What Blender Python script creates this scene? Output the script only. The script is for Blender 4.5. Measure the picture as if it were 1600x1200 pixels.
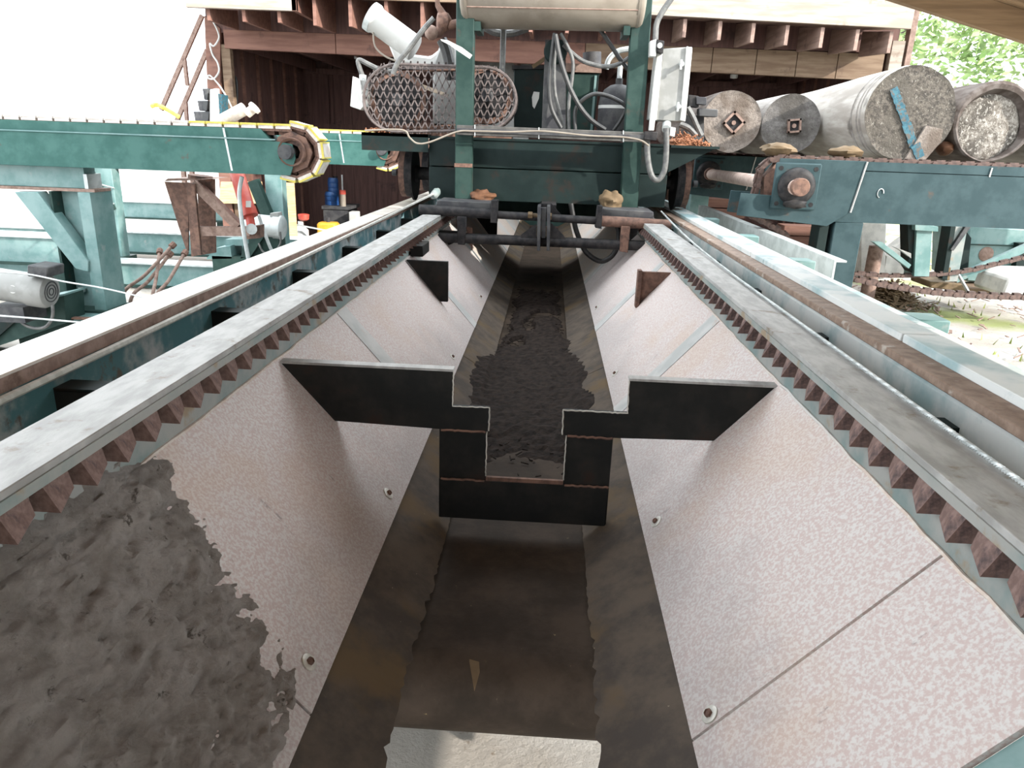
import bpy, bmesh, math, random
from mathutils import Vector, Matrix, noise
random.seed(7)
for o in list(bpy.data.objects): bpy.data.objects.remove(o)
S = bpy.context.scene
V = Vector
COL = S.collection

# ------------------------------------------------------------------ camera, sky, sun, exposure
F, ROLL, CAM = 1130.0, .036, V((0, 0, 1.75))
PITCH = math.atan(375 / F); YAW = math.atan(48.6 * math.cos(PITCH) / F)
FW = V((-math.sin(YAW) * math.cos(PITCH), math.cos(YAW) * math.cos(PITCH), -math.sin(PITCH)))
R0 = V((math.cos(YAW), math.sin(YAW), 0)); U0 = R0.cross(FW)
RT = math.cos(ROLL) * R0 + math.sin(ROLL) * U0; UP = RT.cross(FW)
cam = bpy.data.cameras.new('camera'); co = bpy.data.objects.new('camera', cam); COL.objects.link(co)
cam.sensor_width = 36; cam.lens = 36 * F / 1600; cam.clip_start = .02; cam.clip_end = 500
M3 = Matrix((RT, UP, -FW)).transposed()
co.matrix_world = Matrix.Translation(CAM) @ M3.to_4x4()
S.camera = co

w = bpy.data.worlds.new('sky'); S.world = w; w.use_nodes = True
bg = w.node_tree.nodes['Background']
bg.inputs['Color'].default_value = (.90, .96, 1.0, 1); bg.inputs['Strength'].default_value = 1.15
sun = bpy.data.lights.new('sun', 'SUN'); so = bpy.data.objects.new('sun', sun); COL.objects.link(so)
sun.energy = 2.0; sun.angle = math.radians(1.0); sun.color = (1, .95, .87)
so.rotation_euler = V((1, -.60, .55)).to_track_quat('Z', 'Y').to_euler()
so.location = (10, -6, 8)
vs = S.view_settings
vs.view_transform = 'Standard'; vs.look = 'None'; vs.gamma = 1; vs.use_curve_mapping = False
vs.exposure = 2.08

def A(px, py, Y):
    "point at real distance Y along the trough seen at (px, py) of the photograph"
    d = (px - 800) / F * RT - (py - 600) / F * UP + FW
    return CAM + d * (Y / d.y)
def onplane(px, py, p0, n):
    d = (px - 800) / F * RT - (py - 600) / F * UP + FW
    return CAM + d * ((V(p0) - CAM).dot(V(n)) / d.dot(V(n)))
def AX(px, py, X):
    d = (px - 800) / F * RT - (py - 600) / F * UP + FW
    return CAM + d * ((X - CAM.x) / d.x)
def AZ(px, py, Z):
    d = (px - 800) / F * RT - (py - 600) / F * UP + FW
    return CAM + d * ((Z - CAM.z) / d.z)

# ------------------------------------------------------------------ materials
class NT:
    def __init__(s, name):
        s.m = bpy.data.materials.new(name); s.m.use_nodes = True
        s.t = s.m.node_tree; s.b = s.t.nodes['Principled BSDF']
        tc = s.t.nodes.new('ShaderNodeTexCoord'); s.co = tc.outputs['Object']; s.uv = tc.outputs['UV']
    def n(s, typ, **k):
        n = s.t.nodes.new('ShaderNode' + typ)
        for a, b in k.items(): setattr(n, a, b)
        return n
    def l(s, a, b): s.t.links.new(a, b)
    def map(s, scale, rot=(0, 0, 0)):
        m = s.n('Mapping'); m.inputs['Scale'].default_value = scale; m.inputs['Rotation'].default_value = rot
        s.l(s.co, m.inputs['Vector']); return m.outputs['Vector']
    def noise(s, scale, detail=4, rough=.6, vec=None, dist=0):
        n = s.n('TexNoise'); n.inputs['Scale'].default_value = scale; n.inputs['Detail'].default_value = detail
        n.inputs['Roughness'].default_value = rough; n.inputs['Distortion'].default_value = dist
        s.l(vec if vec is not None else s.co, n.inputs['Vector']); return n.outputs['Fac']
    def ramp(s, fac, lo, hi):
        r = s.n('MapRange'); r.interpolation_type = 'SMOOTHSTEP'
        r.inputs['From Min'].default_value = lo; r.inputs['From Max'].default_value = hi
        s.l(fac, r.inputs['Value']); return r.outputs['Result']
    def mix(s, fac, a, b):
        m = s.n('Mix', data_type='RGBA')
        s.l(fac, m.inputs[0])
        for v, k in ((a, 6), (b, 7)):
            if isinstance(v, tuple): m.inputs[k].default_value = (*v, 1)
            else: s.l(v, m.inputs[k])
        return m.outputs[2]
    def bump(s, h, strength, dist=.01):
        b = s.n('Bump'); b.inputs['Strength'].default_value = strength; b.inputs['Distance'].default_value = dist
        s.l(h, b.inputs['Height']); s.l(b.outputs['Normal'], s.b.inputs['Normal'])
    def out(s, col, rough=.6, metal=0.):
        if isinstance(col, tuple): s.b.inputs['Base Color'].default_value = (*col, 1)
        else: s.l(col, s.b.inputs['Base Color'])
        s.b.inputs['Roughness'].default_value = rough; s.b.inputs['Metallic'].default_value = metal
        return s.m

def mat2(name, c1, c2, scale=12, lo=.4, hi=.6, c3=None, s3=4, lo3=.58, hi3=.66, rough=.6, metal=0., bump=.15, bs=60, stretch=None):
    t = NT(name); vec = t.map(stretch) if stretch else None
    col = t.mix(t.ramp(t.noise(scale, 5, vec=vec), lo, hi), c1, c2)
    if c3: col = t.mix(t.ramp(t.noise(s3, 6, .65), lo3, hi3), col, c3)
    if bump: t.bump(t.noise(bs, 4, vec=vec), bump, .004)
    return t.out(col, rough, metal)

MT = {}
MT['green'] = mat2('green_paint', (.013, .034, .029), (.025, .051, .044), 6, .35, .65, (.06, .042, .034), 5, .60, .72, .42, bump=.08)
MT['green_glare'] = mat2('glare_lightened_green_paint', (.028, .092, .080), (.050, .128, .113), 6, .35, .65, (.09, .07, .055), 5, .64, .74, .42, bump=.08)  # same green paint, lightened so the colour carries the lens glare at left
MT['green_right'] = mat2('right_green_paint', (.020, .043, .049), (.034, .062, .069), 6, .35, .65, (.075, .055, .045), 5, .60, .72, .42, bump=.08)
MT['grey_mid'] = mat2('mid_grey_paint', (.07, .067, .064), (.10, .096, .09), 12, rough=.5, bump=.08)
MT['green_dark'] = mat2('dark_green_paint', (.0042, .012, .0115), (.0085, .0185, .0175), 6, .35, .65, (.020, .014, .011), 4, .54, .68, .45, bump=.08)
MT['green_light'] = mat2('faded_glare_green_paint', (.09, .185, .18), (.17, .265, .26), 5, .35, .65, (.24, .27, .26), 7, .60, .74, .5, bump=.1)  # faded green, raised further to put the left side's lens glare into the colour
MT['teal_worn'] = mat2('worn_teal_paint', (.085, .22, .25), (.48, .51, .52), 5, .42, .62, (.12, .10, .08), 9, .58, .68, .5, bump=.12)
MT['web_paint'] = mat2('dusty_teal_paint', (.15, .20, .195), (.27, .27, .255), 5, .35, .62, (.24, .18, .12), 7, .56, .68, .6, bump=.15)
MT['cap'] = mat2('polished_worn_steel', (.27, .265, .255), (.40, .395, .385), 7, .35, .65, (.18, .145, .105), 9, .58, .70, .5, .15, bump=.12, stretch=(3, 1, 1))
MT['railtop'] = mat2('bright_rail_steel', (.62, .56, .50), (.74, .70, .66), 7, .35, .65, (.38, .24, .16), 10, .62, .74, .35, .35, bump=.1)
MT['pale'] = mat2('bleached_teal_paint', (.26, .38, .40), (.60, .62, .61), 3, .36, .58, (.14, .24, .26), 4, .62, .74, .5, bump=.08)
MT['rust'] = mat2('brown_rust', (.10, .055, .042), (.19, .105, .075), 25, .35, .65, (.05, .03, .025), 8, .55, .7, .8, bump=.4)
MT['rust_light'] = mat2('pale_rust', (.19, .12, .095), (.27, .185, .15), 25, .35, .65, (.12, .07, .05), 8, .55, .7, .75, bump=.3)
MT['mesh_steel'] = mat2('dull_mesh_steel', (.075, .058, .055), (.13, .105, .10), 20, rough=.6, bump=.1)
MT['rust_mid'] = mat2('worn_brown_rust', (.20, .135, .10), (.30, .215, .165), 26, .35, .65, (.48, .43, .38), 7, .58, .68, .7, bump=.25)
MT['strap'] = mat2('grey_weld_strap', (.36, .37, .365), (.46, .46, .45), 8, .35, .65, (.40, .32, .27), 9, .60, .70, .5, bump=.15)
MT['wet_bark'] = mat2('wet_dark_bark', (.013, .010, .009), (.032, .024, .020), 30, .35, .65, (.085, .06, .035), 45, .68, .74, .8, bump=.9, bs=70)
MT['chain'] = mat2('brown_chain_steel', (.060, .036, .030), (.105, .062, .05), 25, rough=.7, bump=.3)
MT['rust_pink'] = mat2('pinkish_rust', (.50, .36, .31), (.62, .50, .44), 20, .35, .65, (.36, .22, .17), 8, .58, .7, .6, bump=.2)
MT['tooth'] = mat2('rusty_tooth_steel', (.15, .10, .088), (.22, .15, .135), 60, .35, .65, (.08, .06, .06), 14, .55, .7, .85, bump=.4)
MT['black_steel'] = mat2('dark_mill_steel', (.010, .011, .011), (.022, .021, .019), 7, .35, .65, (.030, .018, .014), 7, .55, .72, .5, .2, bump=.12)
MT['black'] = mat2('black_greasy_steel', (.012, .012, .014), (.035, .032, .032), 20, .35, .65, None, rough=.4, bump=.2)
MT['hose'] = mat2('black_rubber_hose', (.012, .012, .012), (.022, .022, .022), 30, rough=.45, bump=.05)
MT['hose_grey'] = mat2('grey_hose', (.08, .08, .08), (.125, .125, .12), 30, rough=.5, bump=.05)
MT['white'] = mat2('off_white_paint', (.50, .50, .48), (.60, .60, .58), 6, rough=.45, bump=.05)
MT['grey'] = mat2('grey_box_paint', (.21, .21, .20), (.27, .27, .26), 6, rough=.4, bump=.04)
MT['grey_dark'] = mat2('dark_grey_paint', (.045, .045, .05), (.075, .075, .076), 10, rough=.5, bump=.1)
MT['cream'] = mat2('cream_tank_paint', (.20, .168, .135), (.26, .225, .185), 5, .35, .65, (.11, .065, .045), 14, .66, .74, .5, bump=.06)
MT['yellow'] = mat2('yellow_plastic_edge', (.50, .40, .05), (.60, .52, .14), 20, .35, .65, (.40, .36, .28), 12, .60, .7, .6, bump=.1)
MT['pad'] = mat2('worn_pad', (.48, .42, .38), (.62, .58, .54), 20, .35, .65, None, rough=.7, bump=.2)
MT['galv'] = mat2('galvanised_steel', (.40, .43, .43), (.54, .57, .57), 8, rough=.4, metal=.3, bump=.05)
MT['zinc'] = mat2('zinc_washer', (.48, .47, .43), (.60, .59, .55), 30, rough=.45, metal=.3, bump=.1)
MT['red'] = mat2('red_cylinder_paint', (.42, .05, .035), (.52, .09, .06), 10, .35, .65, (.25, .10, .07), 9, .6, .7, .45, bump=.05)
MT['blue'] = mat2('blue_plastic', (.01, .05, .17), (.02, .08, .24), 6, rough=.45, bump=.03)
MT['orange'] = mat2('orange_plastic', (.70, .33, .03), (.78, .42, .05), 6, rough=.45, bump=.03)
MT['bluepaint'] = mat2('blue_marking_paint', (.010, .065, .095), (.028, .11, .145), 40, .4, .6, (.08, .07, .06), 30, .5, .6, rough=.7, bump=.4)
MT['ply'] = mat2('plywood', (.52, .33, .17), (.62, .43, .25), 3, rough=.7, bump=.1, stretch=(1, 1, 12))
MT['concrete'] = mat2('concrete', (.50, .49, .46), (.64, .62, .58), 6, rough=.9, bump=.3)
def wood(name, c1, c2, c3, st):
    return mat2(name, c1, c2, 2.2, .36, .64, c3, 3, .56, .70, .8, bump=.3, bs=5, stretch=st)
MT['plank'] = wood('dark_shed_board', (.095, .048, .042), (.14, .072, .060), (.06, .034, .032), (8, 8, .8))
MT['bleached'] = wood('bleached_beam', (.26, .21, .17), (.37, .32, .275), (.18, .125, .09), (.8, 8, 8))
MT['beam'] = wood('weathered_beam', (.14, .088, .054), (.21, .145, .096), (.085, .05, .034), (.8, 8, 8))
MT['beam_red'] = wood('reddish_beam', (.16, .075, .055), (.22, .11, .08), (.10, .05, .04), (.8, 8, 8))
MT['rafter'] = wood('weathered_rafter', (.20, .13, .105), (.29, .20, .165), (.10, .06, .05), (8, .8, 8))
MT['roofboard'] = wood('roof_board', (.22, .14, .08), (.33, .22, .13), (.12, .07, .04), (.7, 9, 9))
MT['tanwood'] = wood('tan_bark_wood', (.10, .064, .030), (.16, .108, .058), (.05, .032, .018), (3, 3, 3))
MT['redwood'] = wood('fresh_orange_wood', (.07, .027, .011), (.12, .05, .02), (.04, .017, .009), (6, 2, 2))
MT['sawdust'] = mat2('orange_sawdust', (.20, .075, .032), (.30, .13, .065), 40, rough=.9, bump=.6, bs=90)
# rust-mottled trough plate
t = NT('mottled_rusty_plate')
f1 = t.ramp(t.noise(120, 3, .6), .40, .62)
col = t.mix(f1, (.47, .375, .355), (.55, .525, .51))
col = t.mix(t.ramp(t.noise(2.2, 5, .6), .50, .66), col, t.mix(f1, (.46, .355, .31), (.53, .465, .425)))
col = t.mix(t.ramp(t.noise(26, 6, .7, vec=t.map((.35, 1, .35))), .64, .72), col, (.30, .25, .24))
col = t.mix(t.ramp(t.noise(9, 6, .7), .70, .78), col, (.50, .34, .16))
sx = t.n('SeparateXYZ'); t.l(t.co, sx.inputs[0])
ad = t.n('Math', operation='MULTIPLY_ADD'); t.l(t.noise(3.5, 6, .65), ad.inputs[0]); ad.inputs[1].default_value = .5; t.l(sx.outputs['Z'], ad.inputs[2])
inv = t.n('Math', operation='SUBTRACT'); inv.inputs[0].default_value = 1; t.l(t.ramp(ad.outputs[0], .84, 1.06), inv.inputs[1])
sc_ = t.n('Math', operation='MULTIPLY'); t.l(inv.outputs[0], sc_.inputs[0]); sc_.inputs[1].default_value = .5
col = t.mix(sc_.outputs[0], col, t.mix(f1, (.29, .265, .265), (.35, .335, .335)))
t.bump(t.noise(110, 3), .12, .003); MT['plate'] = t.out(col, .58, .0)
# plate far up the trough: scoured smooth
t = NT('scoured_plate')
f1 = t.ramp(t.noise(60, 3, .55), .42, .62)
col = t.mix(f1, (.50, .40, .34), (.56, .50, .45))
col = t.mix(t.ramp(t.noise(1.6, 5, .6), .45, .62), col, (.48, .46, .44))
t.bump(t.noise(80, 3), .08, .003); MT['plate_far'] = t.out(col, .45, .0)
t = NT('rubber_skirting')
col = t.mix(t.ramp(t.noise(7, 6, .65), .35, .65), (.062, .053, .047), (.105, .085, .068))
col = t.mix(t.ramp(t.noise(3, 5), .5, .68), col, (.115, .082, .048))
col = t.mix(t.ramp(t.noise(34, 4, .7), .70, .76), col, (.34, .29, .22))
t.bump(t.noise(40, 4), .25, .004); MT['skirt'] = t.out(col, .7)
t = NT('conveyor_belt')
col = t.mix(t.ramp(t.noise(5, 6, .65), .35, .65), (.034, .026, .020), (.062, .046, .035))
col = t.mix(t.ramp(t.noise(40, 4, .7), .69, .75), col, (.28, .22, .12))
t.bump(t.noise(50, 4), .3, .004); MT['belt'] = t.out(col, .65)
t = NT('dried_mud')
col = t.mix(t.ramp(t.noise(9, 8, .7), .35, .66), (.36, .32, .29), (.52, .475, .445))
col = t.mix(t.ramp(t.noise(26, 6, .7), .60, .70), col, (.17, .148, .132))
col = t.mix(t.ramp(t.noise(6, 5, .7), .66, .76), col, (.24, .19, .12))
t.bump(t.noise(60, 10, .8), 1.0, .022); MT['mud'] = t.out(col, .9)
t = NT('yard_ground')
col = t.mix(t.ramp(t.noise(1.3, 6, .65), .40, .62), (.33, .30, .265), (.43, .41, .385))
sx = t.n('SeparateXYZ'); t.l(t.co, sx.inputs[0])
mm = t.n('Math', operation='MULTIPLY'); t.l(t.ramp(sx.outputs['X'], 1.8, 3.2), mm.inputs[0]); t.l(t.ramp(t.noise(.55, 5, .6), .46, .62), mm.inputs[1])
col = t.mix(mm.outputs[0], col, (.24, .27, .11))
col = t.mix(t.ramp(t.noise(16, 6, .75), .60, .70), col, (.19, .15, .115))
t.bump(t.noise(34, 8, .7), .6, .014); MT['ground'] = t.out(col, .95)
# log materials
def logend(name, c1, c2, dark, rings=True, chips=.5):
    t = NT(name)
    col = t.mix(t.ramp(t.noise(38, 5, .75), .40, .60), c1, c2)
    if rings:
        wv = t.n('TexNoise'); wv.inputs['Scale'].default_value = 4; wv.inputs['Detail'].default_value = 6
        t.l(t.co, wv.inputs['Vector'])
        col = t.mix(t.ramp(wv.outputs['Fac'], .46, .62), col, dark)
    if chips < .9: col = t.mix(t.ramp(t.noise(55, 3, .8, vec=t.map((1, 1, .6))), chips, chips + .05), col, (.40, .37, .33) if 'pale' in name else (.24, .22, .19))
    t.bump(t.noise(45, 5, .75), .9, .02); return t.out(col, .9)
MT['end_grey'] = logend('grey_log_end', (.18, .15, .13), (.26, .22, .19), (.13, .10, .08), True, .95)
MT['end_dark'] = logend('dark_grey_log_end', (.11, .10, .096), (.16, .15, .142), (.075, .067, .06), True, .95)
MT['end_chip'] = logend('chipped_log_end', (.05, .042, .036), (.13, .112, .092), (.09, .078, .064), True, .60)
MT['end_pale'] = logend('pale_chipped_log_end', (.12, .10, .082), (.27, .245, .215), (.07, .06, .05), True, .55)
MT['bare'] = wood('bare_log_side', (.24, .215, .19), (.40, .375, .345), (.085, .075, .065), (4, .5, 4))
MT['barkgrey'] = wood('grey_log_side', (.20, .18, .165), (.32, .30, .28), (.11, .09, .08), (5, .8, 5))
MT['bark'] = wood('dark_bark', (.07, .055, .048), (.14, .12, .11), (.035, .028, .025), (6, 1.2, 6))
t = NT('sunlit_foliage')
col = t.mix(t.ramp(t.noise(1.2, 4), .38, .62), (.20, .32, .10), (.42, .52, .24))
t.b.inputs['Transmission Weight'].default_value = 0
MT['leaf'] = t.out(col, .6)
MT['grass'] = mat2('yard_grass', (.16, .24, .04), (.34, .38, .12), 2, rough=.8, bump=0)

for k in ('green', 'green_dark', 'green_glare', 'green_right', 'black', 'black_steel', 'grey_dark', 'grey_mid'):
    b = MT[k].node_tree.nodes['Principled BSDF']; b.inputs['Specular IOR Level'].default_value = .22; b.inputs['Roughness'].default_value = .58
for k in ('wet_bark', 'belt', 'skirt', 'mud', 'ground', 'bark', 'tooth'):
    MT[k].node_tree.nodes['Principled BSDF'].inputs['Specular IOR Level'].default_value = .08
# ------------------------------------------------------------------ mesh builder
class MB:
    def __init__(s): s.v = []; s.f = []
    def add(s, vs, fs):
        k = len(s.v); s.v += [V(p) for p in vs]; s.f += [tuple(i + k for i in f) for f in fs]; return s
    def box(s, x0, x1, y0, y1, z0, z1):
        return s.obox(V(((x0 + x1) / 2, (y0 + y1) / 2, (z0 + z1) / 2)), V(((x1 - x0) / 2, 0, 0)), V((0, (y1 - y0) / 2, 0)), V((0, 0, (z1 - z0) / 2)))
    def obox(s, c, a, b, d):
        c = V(c); a = V(a); b = V(b); d = V(d)
        vs = [c + i * a + j * b + k * d for k in (-1, 1) for j in (-1, 1) for i in (-1, 1)]
        fs = [(0, 2, 3, 1), (4, 5, 7, 6), (0, 1, 5, 4), (2, 6, 7, 3), (0, 4, 6, 2), (1, 3, 7, 5)]
        if a.cross(b).dot(d) < 0: fs = [f[::-1] for f in fs]
        return s.add(vs, fs)
    def bar(s, p, q, wd, h, up=(0, 0, 1)):
        p = V(p); q = V(q); ax = (q - p); L = ax.length; ax.normalize(); u = V(up)
        sd = ax.cross(u)
        if sd.length < 1e-3: sd = ax.cross(V((0, 1, 0)))
        sd.normalize(); u = sd.cross(ax)
        return s.obox((p + q) / 2, ax * L / 2, sd * wd / 2, u * h / 2)
    def prism(s, pts, vec):
        pts = [V(p) for p in pts]; vec = V(vec); n = len(pts)
        nr = V((0, 0, 0))
        for i in range(n): nr += pts[i].cross(pts[(i + 1) % n])
        if nr.dot(vec) > 0: pts = pts[::-1]
        vs = pts + [p + vec for p in pts]
        fs = [tuple(range(n)), tuple(range(2 * n - 1, n - 1, -1))] + [((i + 1) % n, i, i + n, (i + 1) % n + n) for i in range(n)]
        return s.add(vs, fs)
    def lathe(s, o, ax, prof, seg=16, closed=False):
        o = V(o); ax = V(ax).normalized()
        a = ax.orthogonal().normalized(); b = ax.cross(a); vs = []; fs = []; m = len(prof)
        for (tt, r) in prof:
            for i in range(seg):
                an = 2 * math.pi * i / seg
                vs.append(o + ax * tt + (a * math.cos(an) + b * math.sin(an)) * r)
        for j in range(m if closed else m - 1):
            j2 = (j + 1) % m
            for i in range(seg):
                i2 = (i + 1) % seg
                fs.append((j * seg + i, j * seg + i2, j2 * seg + i2, j2 * seg + i))
        if not closed:
            fs.append(tuple(range(seg - 1, -1, -1))); fs.append(tuple((m - 1) * seg + i for i in range(seg)))
        return s.add(vs, fs)
    def cyl(s, p, q, r, seg=14, r2=None):
        p = V(p); q = V(q)
        return s.lathe(p, q - p, [(0, r), ((q - p).length, r if r2 is None else r2)], seg)
    def tube(s, path, r, seg=6):
        path = [V(p) for p in path]; n = len(path); vs = []; fs = []
        a = None
        for i, p in enumerate(path):
            d = (path[min(i + 1, n - 1)] - path[max(i - 1, 0)]).normalized()
            if a is None: a = d.orthogonal().normalized()
            a = (a - d * a.dot(d)).normalized(); b = d.cross(a)
            rr = r[i] if isinstance(r, (list, tuple)) else r
            for k in range(seg):
                an = 2 * math.pi * k / seg; vs.append(p + (a * math.cos(an) + b * math.sin(an)) * rr)
        for i in range(n - 1):
            for k in range(seg):
                k2 = (k + 1) % seg; fs.append((i * seg + k, i * seg + k2, (i + 1) * seg + k2, (i + 1) * seg + k))
        fs.append(tuple(range(seg - 1, -1, -1))); fs.append(tuple((n - 1) * seg + k for k in range(seg)))
        return s.add(vs, fs)
    def blob(s, c, rad, amp=.25, fr=3., nu=14, nv=9):
        c = V(c); vs = []; fs = []
        for j in range(nv + 1):
            th = math.pi * j / nv
            for i in range(nu):
                ph = 2 * math.pi * i / nu
                d = V((math.sin(th) * math.cos(ph), math.sin(th) * math.sin(ph), math.cos(th)))
                k = 1 + amp * noise.noise(d * fr + c * 3)
                vs.append(c + V((d.x * rad[0], d.y * rad[1], d.z * rad[2])) * k)
        for j in range(nv):
            for i in range(nu):
                i2 = (i + 1) % nu; fs.append((j * nu + i, (j + 1) * nu + i, (j + 1) * nu + i2, j * nu + i2))
        return s.add(vs, fs)
    def build(s, name, mat, parent=None, bevel=0, smooth=40, kind=None):
        if parent is None:
            lo = V([min(p[i] for p in s.v) for i in range(3)]); hi = V([max(p[i] for p in s.v) for i in range(3)])
            base = V(((lo.x + hi.x) / 2, (lo.y + hi.y) / 2, lo.z))
        else: base = wloc(parent)
        me = bpy.data.meshes.new(name); me.from_pydata([p - base for p in s.v], [], s.f); me.update()
        me.materials.append(MT[mat])
        if smooth:
            me.polygons.foreach_set('use_smooth', [True] * len(me.polygons)); me.set_sharp_from_angle(angle=math.radians(smooth))
        o = bpy.data.objects.new(name, me); COL.objects.link(o)
        if parent is None: o.location = base
        else: o.parent = parent
        if bevel:
            b = o.modifiers.new('bevel', 'BEVEL'); b.width = bevel; b.segments = 1; b.limit_method = 'ANGLE'
        if kind: o['kind'] = kind
        return o
def wloc(o):
    l = V(o.location)
    while o.parent: o = o.parent; l = l + V(o.location)
    return l
def tag(o, label=None, cat=None, group=None, kind=None):
    if label: o['label'] = label
    if cat: o['category'] = cat
    if group: o['group'] = group
    if kind: o['kind'] = kind
    return o
def thing(name, label, cat, loc, group=None):
    o = bpy.data.objects.new(name, None); COL.objects.link(o); o.location = loc; o.empty_display_size = .1
    return tag(o, label, cat, group)
def crv(pts, n=6):
    pts = [V(p) for p in pts]; out = []
    for i in range(len(pts) - 1):
        p0 = pts[max(i - 1, 0)]; p1 = pts[i]; p2 = pts[i + 1]; p3 = pts[min(i + 2, len(pts) - 1)]
        for k in range(n):
            u = k / n
            out.append(.5 * ((2 * p1) + (p2 - p0) * u + (2 * p0 - 5 * p1 + 4 * p2 - p3) * u * u + (3 * p1 - p0 - 3 * p2 + p3) * u ** 3))
    out.append(pts[-1]); return out
def copy_tree(o, parent=None):
    c = o.copy(); COL.objects.link(c); c.parent = parent
    for ch in list(o.children): copy_tree(ch, c)
    return c
def inst(src, parent, loc, rot=None):
    c = src.copy(); COL.objects.link(c); c.parent = parent; c.location = loc
    if rot is not None: c.rotation_euler = rot
    return c

# ------------------------------------------------------------------ ground
g = MB(); NX, NY = 90, 90
X0, X1, Y0, Y1 = -60., 60., -14., 90.
for j in range(NY + 1):
    for i in range(NX + 1):
        u = i / NX * 2 - 1; x = 60 * (abs(u) ** 2.2) * (1 if u > 0 else -1)
        y = -14 + 104 * (j / NY) ** 1.6
        z = .03 * noise.noise(V((x * .9, y * .9, 0))) - .03
        if y > 26: z += .0
        g.v.append(V((x, y, z)))
for j in range(NY):
    for i in range(NX):
        k = j * (NX + 1) + i; g.f.append((k, k + 1, k + NX + 2, k + NX + 1))
tag(g.build('ground', 'ground'), kind='structure')

# ------------------------------------------------------------------ mill roof over the camera (its right edge shows at the top right)
roof = thing('ceiling', None, None, (0, 0, 0)); tag(roof, kind='structure')
def rz(x): return 2.572 + (2.139 - x) * .25
first = None
for i in range(30):                                    # boards running down the slope, nearest the open end first
    y1 = 4.5 - i * .24
    MB().prism([(-2.6, y1, rz(-2.6)), (3.1, y1, rz(3.1)), (3.1, y1, rz(3.1) + .025), (-2.6, y1, rz(-2.6) + .025)], (0, -.232, 0)).build('roof_board', 'roofboard', roof)
for yy in (4.36, 3.2, 2.0, .8, -.4, -1.6):
    MB().prism([(-2.6, yy, rz(-2.6) - .002), (3.0, yy, rz(3.0) - .002), (3.0, yy, rz(3.0) - .14), (-2.6, yy, rz(-2.6) - .14)], (0, -.05, 0)).build('rafter', 'roofboard', roof)
MB().prism([(-2.7, 4.55, rz(-2.7) + .06), (3.2, 4.55, rz(3.2) + .06), (3.2, 4.55, rz(3.2) - .06), (-2.7, 4.55, rz(-2.7) - .06)], (0, -.035, 0)).build('fascia_board', 'roofboard', roof)
for yy in (-2.4,):
    for xx in (-2.5, 2.95):
        MB().box(xx - .07, xx + .07, yy, yy + .14, 0, rz(xx) - .01).build('roof_post', 'roofboard', roof)
for xx in (-2.5, 2.95):
    MB().box(xx - .05, xx + .05, -2.6, 4.3, rz(xx) - .22, rz(xx) - .02).build('roof_beam', 'roofboard', roof)

wl = thing('shade_wall_back', None, None, (0, -2.55, 0)); tag(wl, kind='structure')  # unseen wall, added to dim camera-facing sides; open below to keep ground lit
for k in range(26):
    x = -2.6 + k * .21
    MB().box(x, x + .2, -2.58, -2.55, .9, rz(x + .2) - .02).build('shade_wall_board', 'plank', wl)
MB().box(-2.6, 3.0, -2.55, -2.47, .9, 1.0).build('shade_wall_girt', 'roofboard', wl)
# ------------------------------------------------------------------ log trough
TL = V((-.87, 0, 1.05)); TR = V((.77, 0, 1.05)); FL = V((-.455, 0, .575)); FR = V((.355, 0, .575))
NL = V((.475, 0, .415)).normalized(); NR = V((-.475, 0, .415)).normalized()
YE = 12.4
tr = thing('log_trough', 'long V-shaped steel log trough with rusty sloping side plates, below the two toothed rails', 'trough', (-.05, 5.5, 0))
seams_l = [.5, 1.225, 2.96, 4.7, 6.5, 8.4, 10.4, YE]; seams_r = [.86, 1.225, 3.14, 4.75, 6.5, 8.4, 10.4, YE]
for T, Fo, N, sm in ((TL, FL, NL, seams_l), (TR, FR, NR, seams_r)):
    for k in range(len(sm) - 1):
        a, b = sm[k] + .004, sm[k + 1] - .004
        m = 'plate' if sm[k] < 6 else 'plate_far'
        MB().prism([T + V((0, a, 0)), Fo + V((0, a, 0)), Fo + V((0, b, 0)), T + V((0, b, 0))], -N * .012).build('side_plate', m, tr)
        if k > 1:      # flush weld strap over the seam
            MB().prism([T + V((0, sm[k] - .02, 0)) + N * .003, Fo + V((0, sm[k] - .02, 0)) + N * .003, Fo + V((0, sm[k] + .11, 0)) + N * .003, T + V((0, sm[k] + .11, 0)) + N * .003], -N * .014).build('seam_strap', 'strap', tr)
        # weld bead along the top edge of the plate
    MB().tube([T + V((0, sm[0] + (YE - sm[0]) * i / 160, 0)) + N * .004 + V((random.uniform(-.003, .003), 0, random.uniform(-.003, .003))) for i in range(161)], .005, 5).build('weld_bead', 'plate_far', tr)
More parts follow.
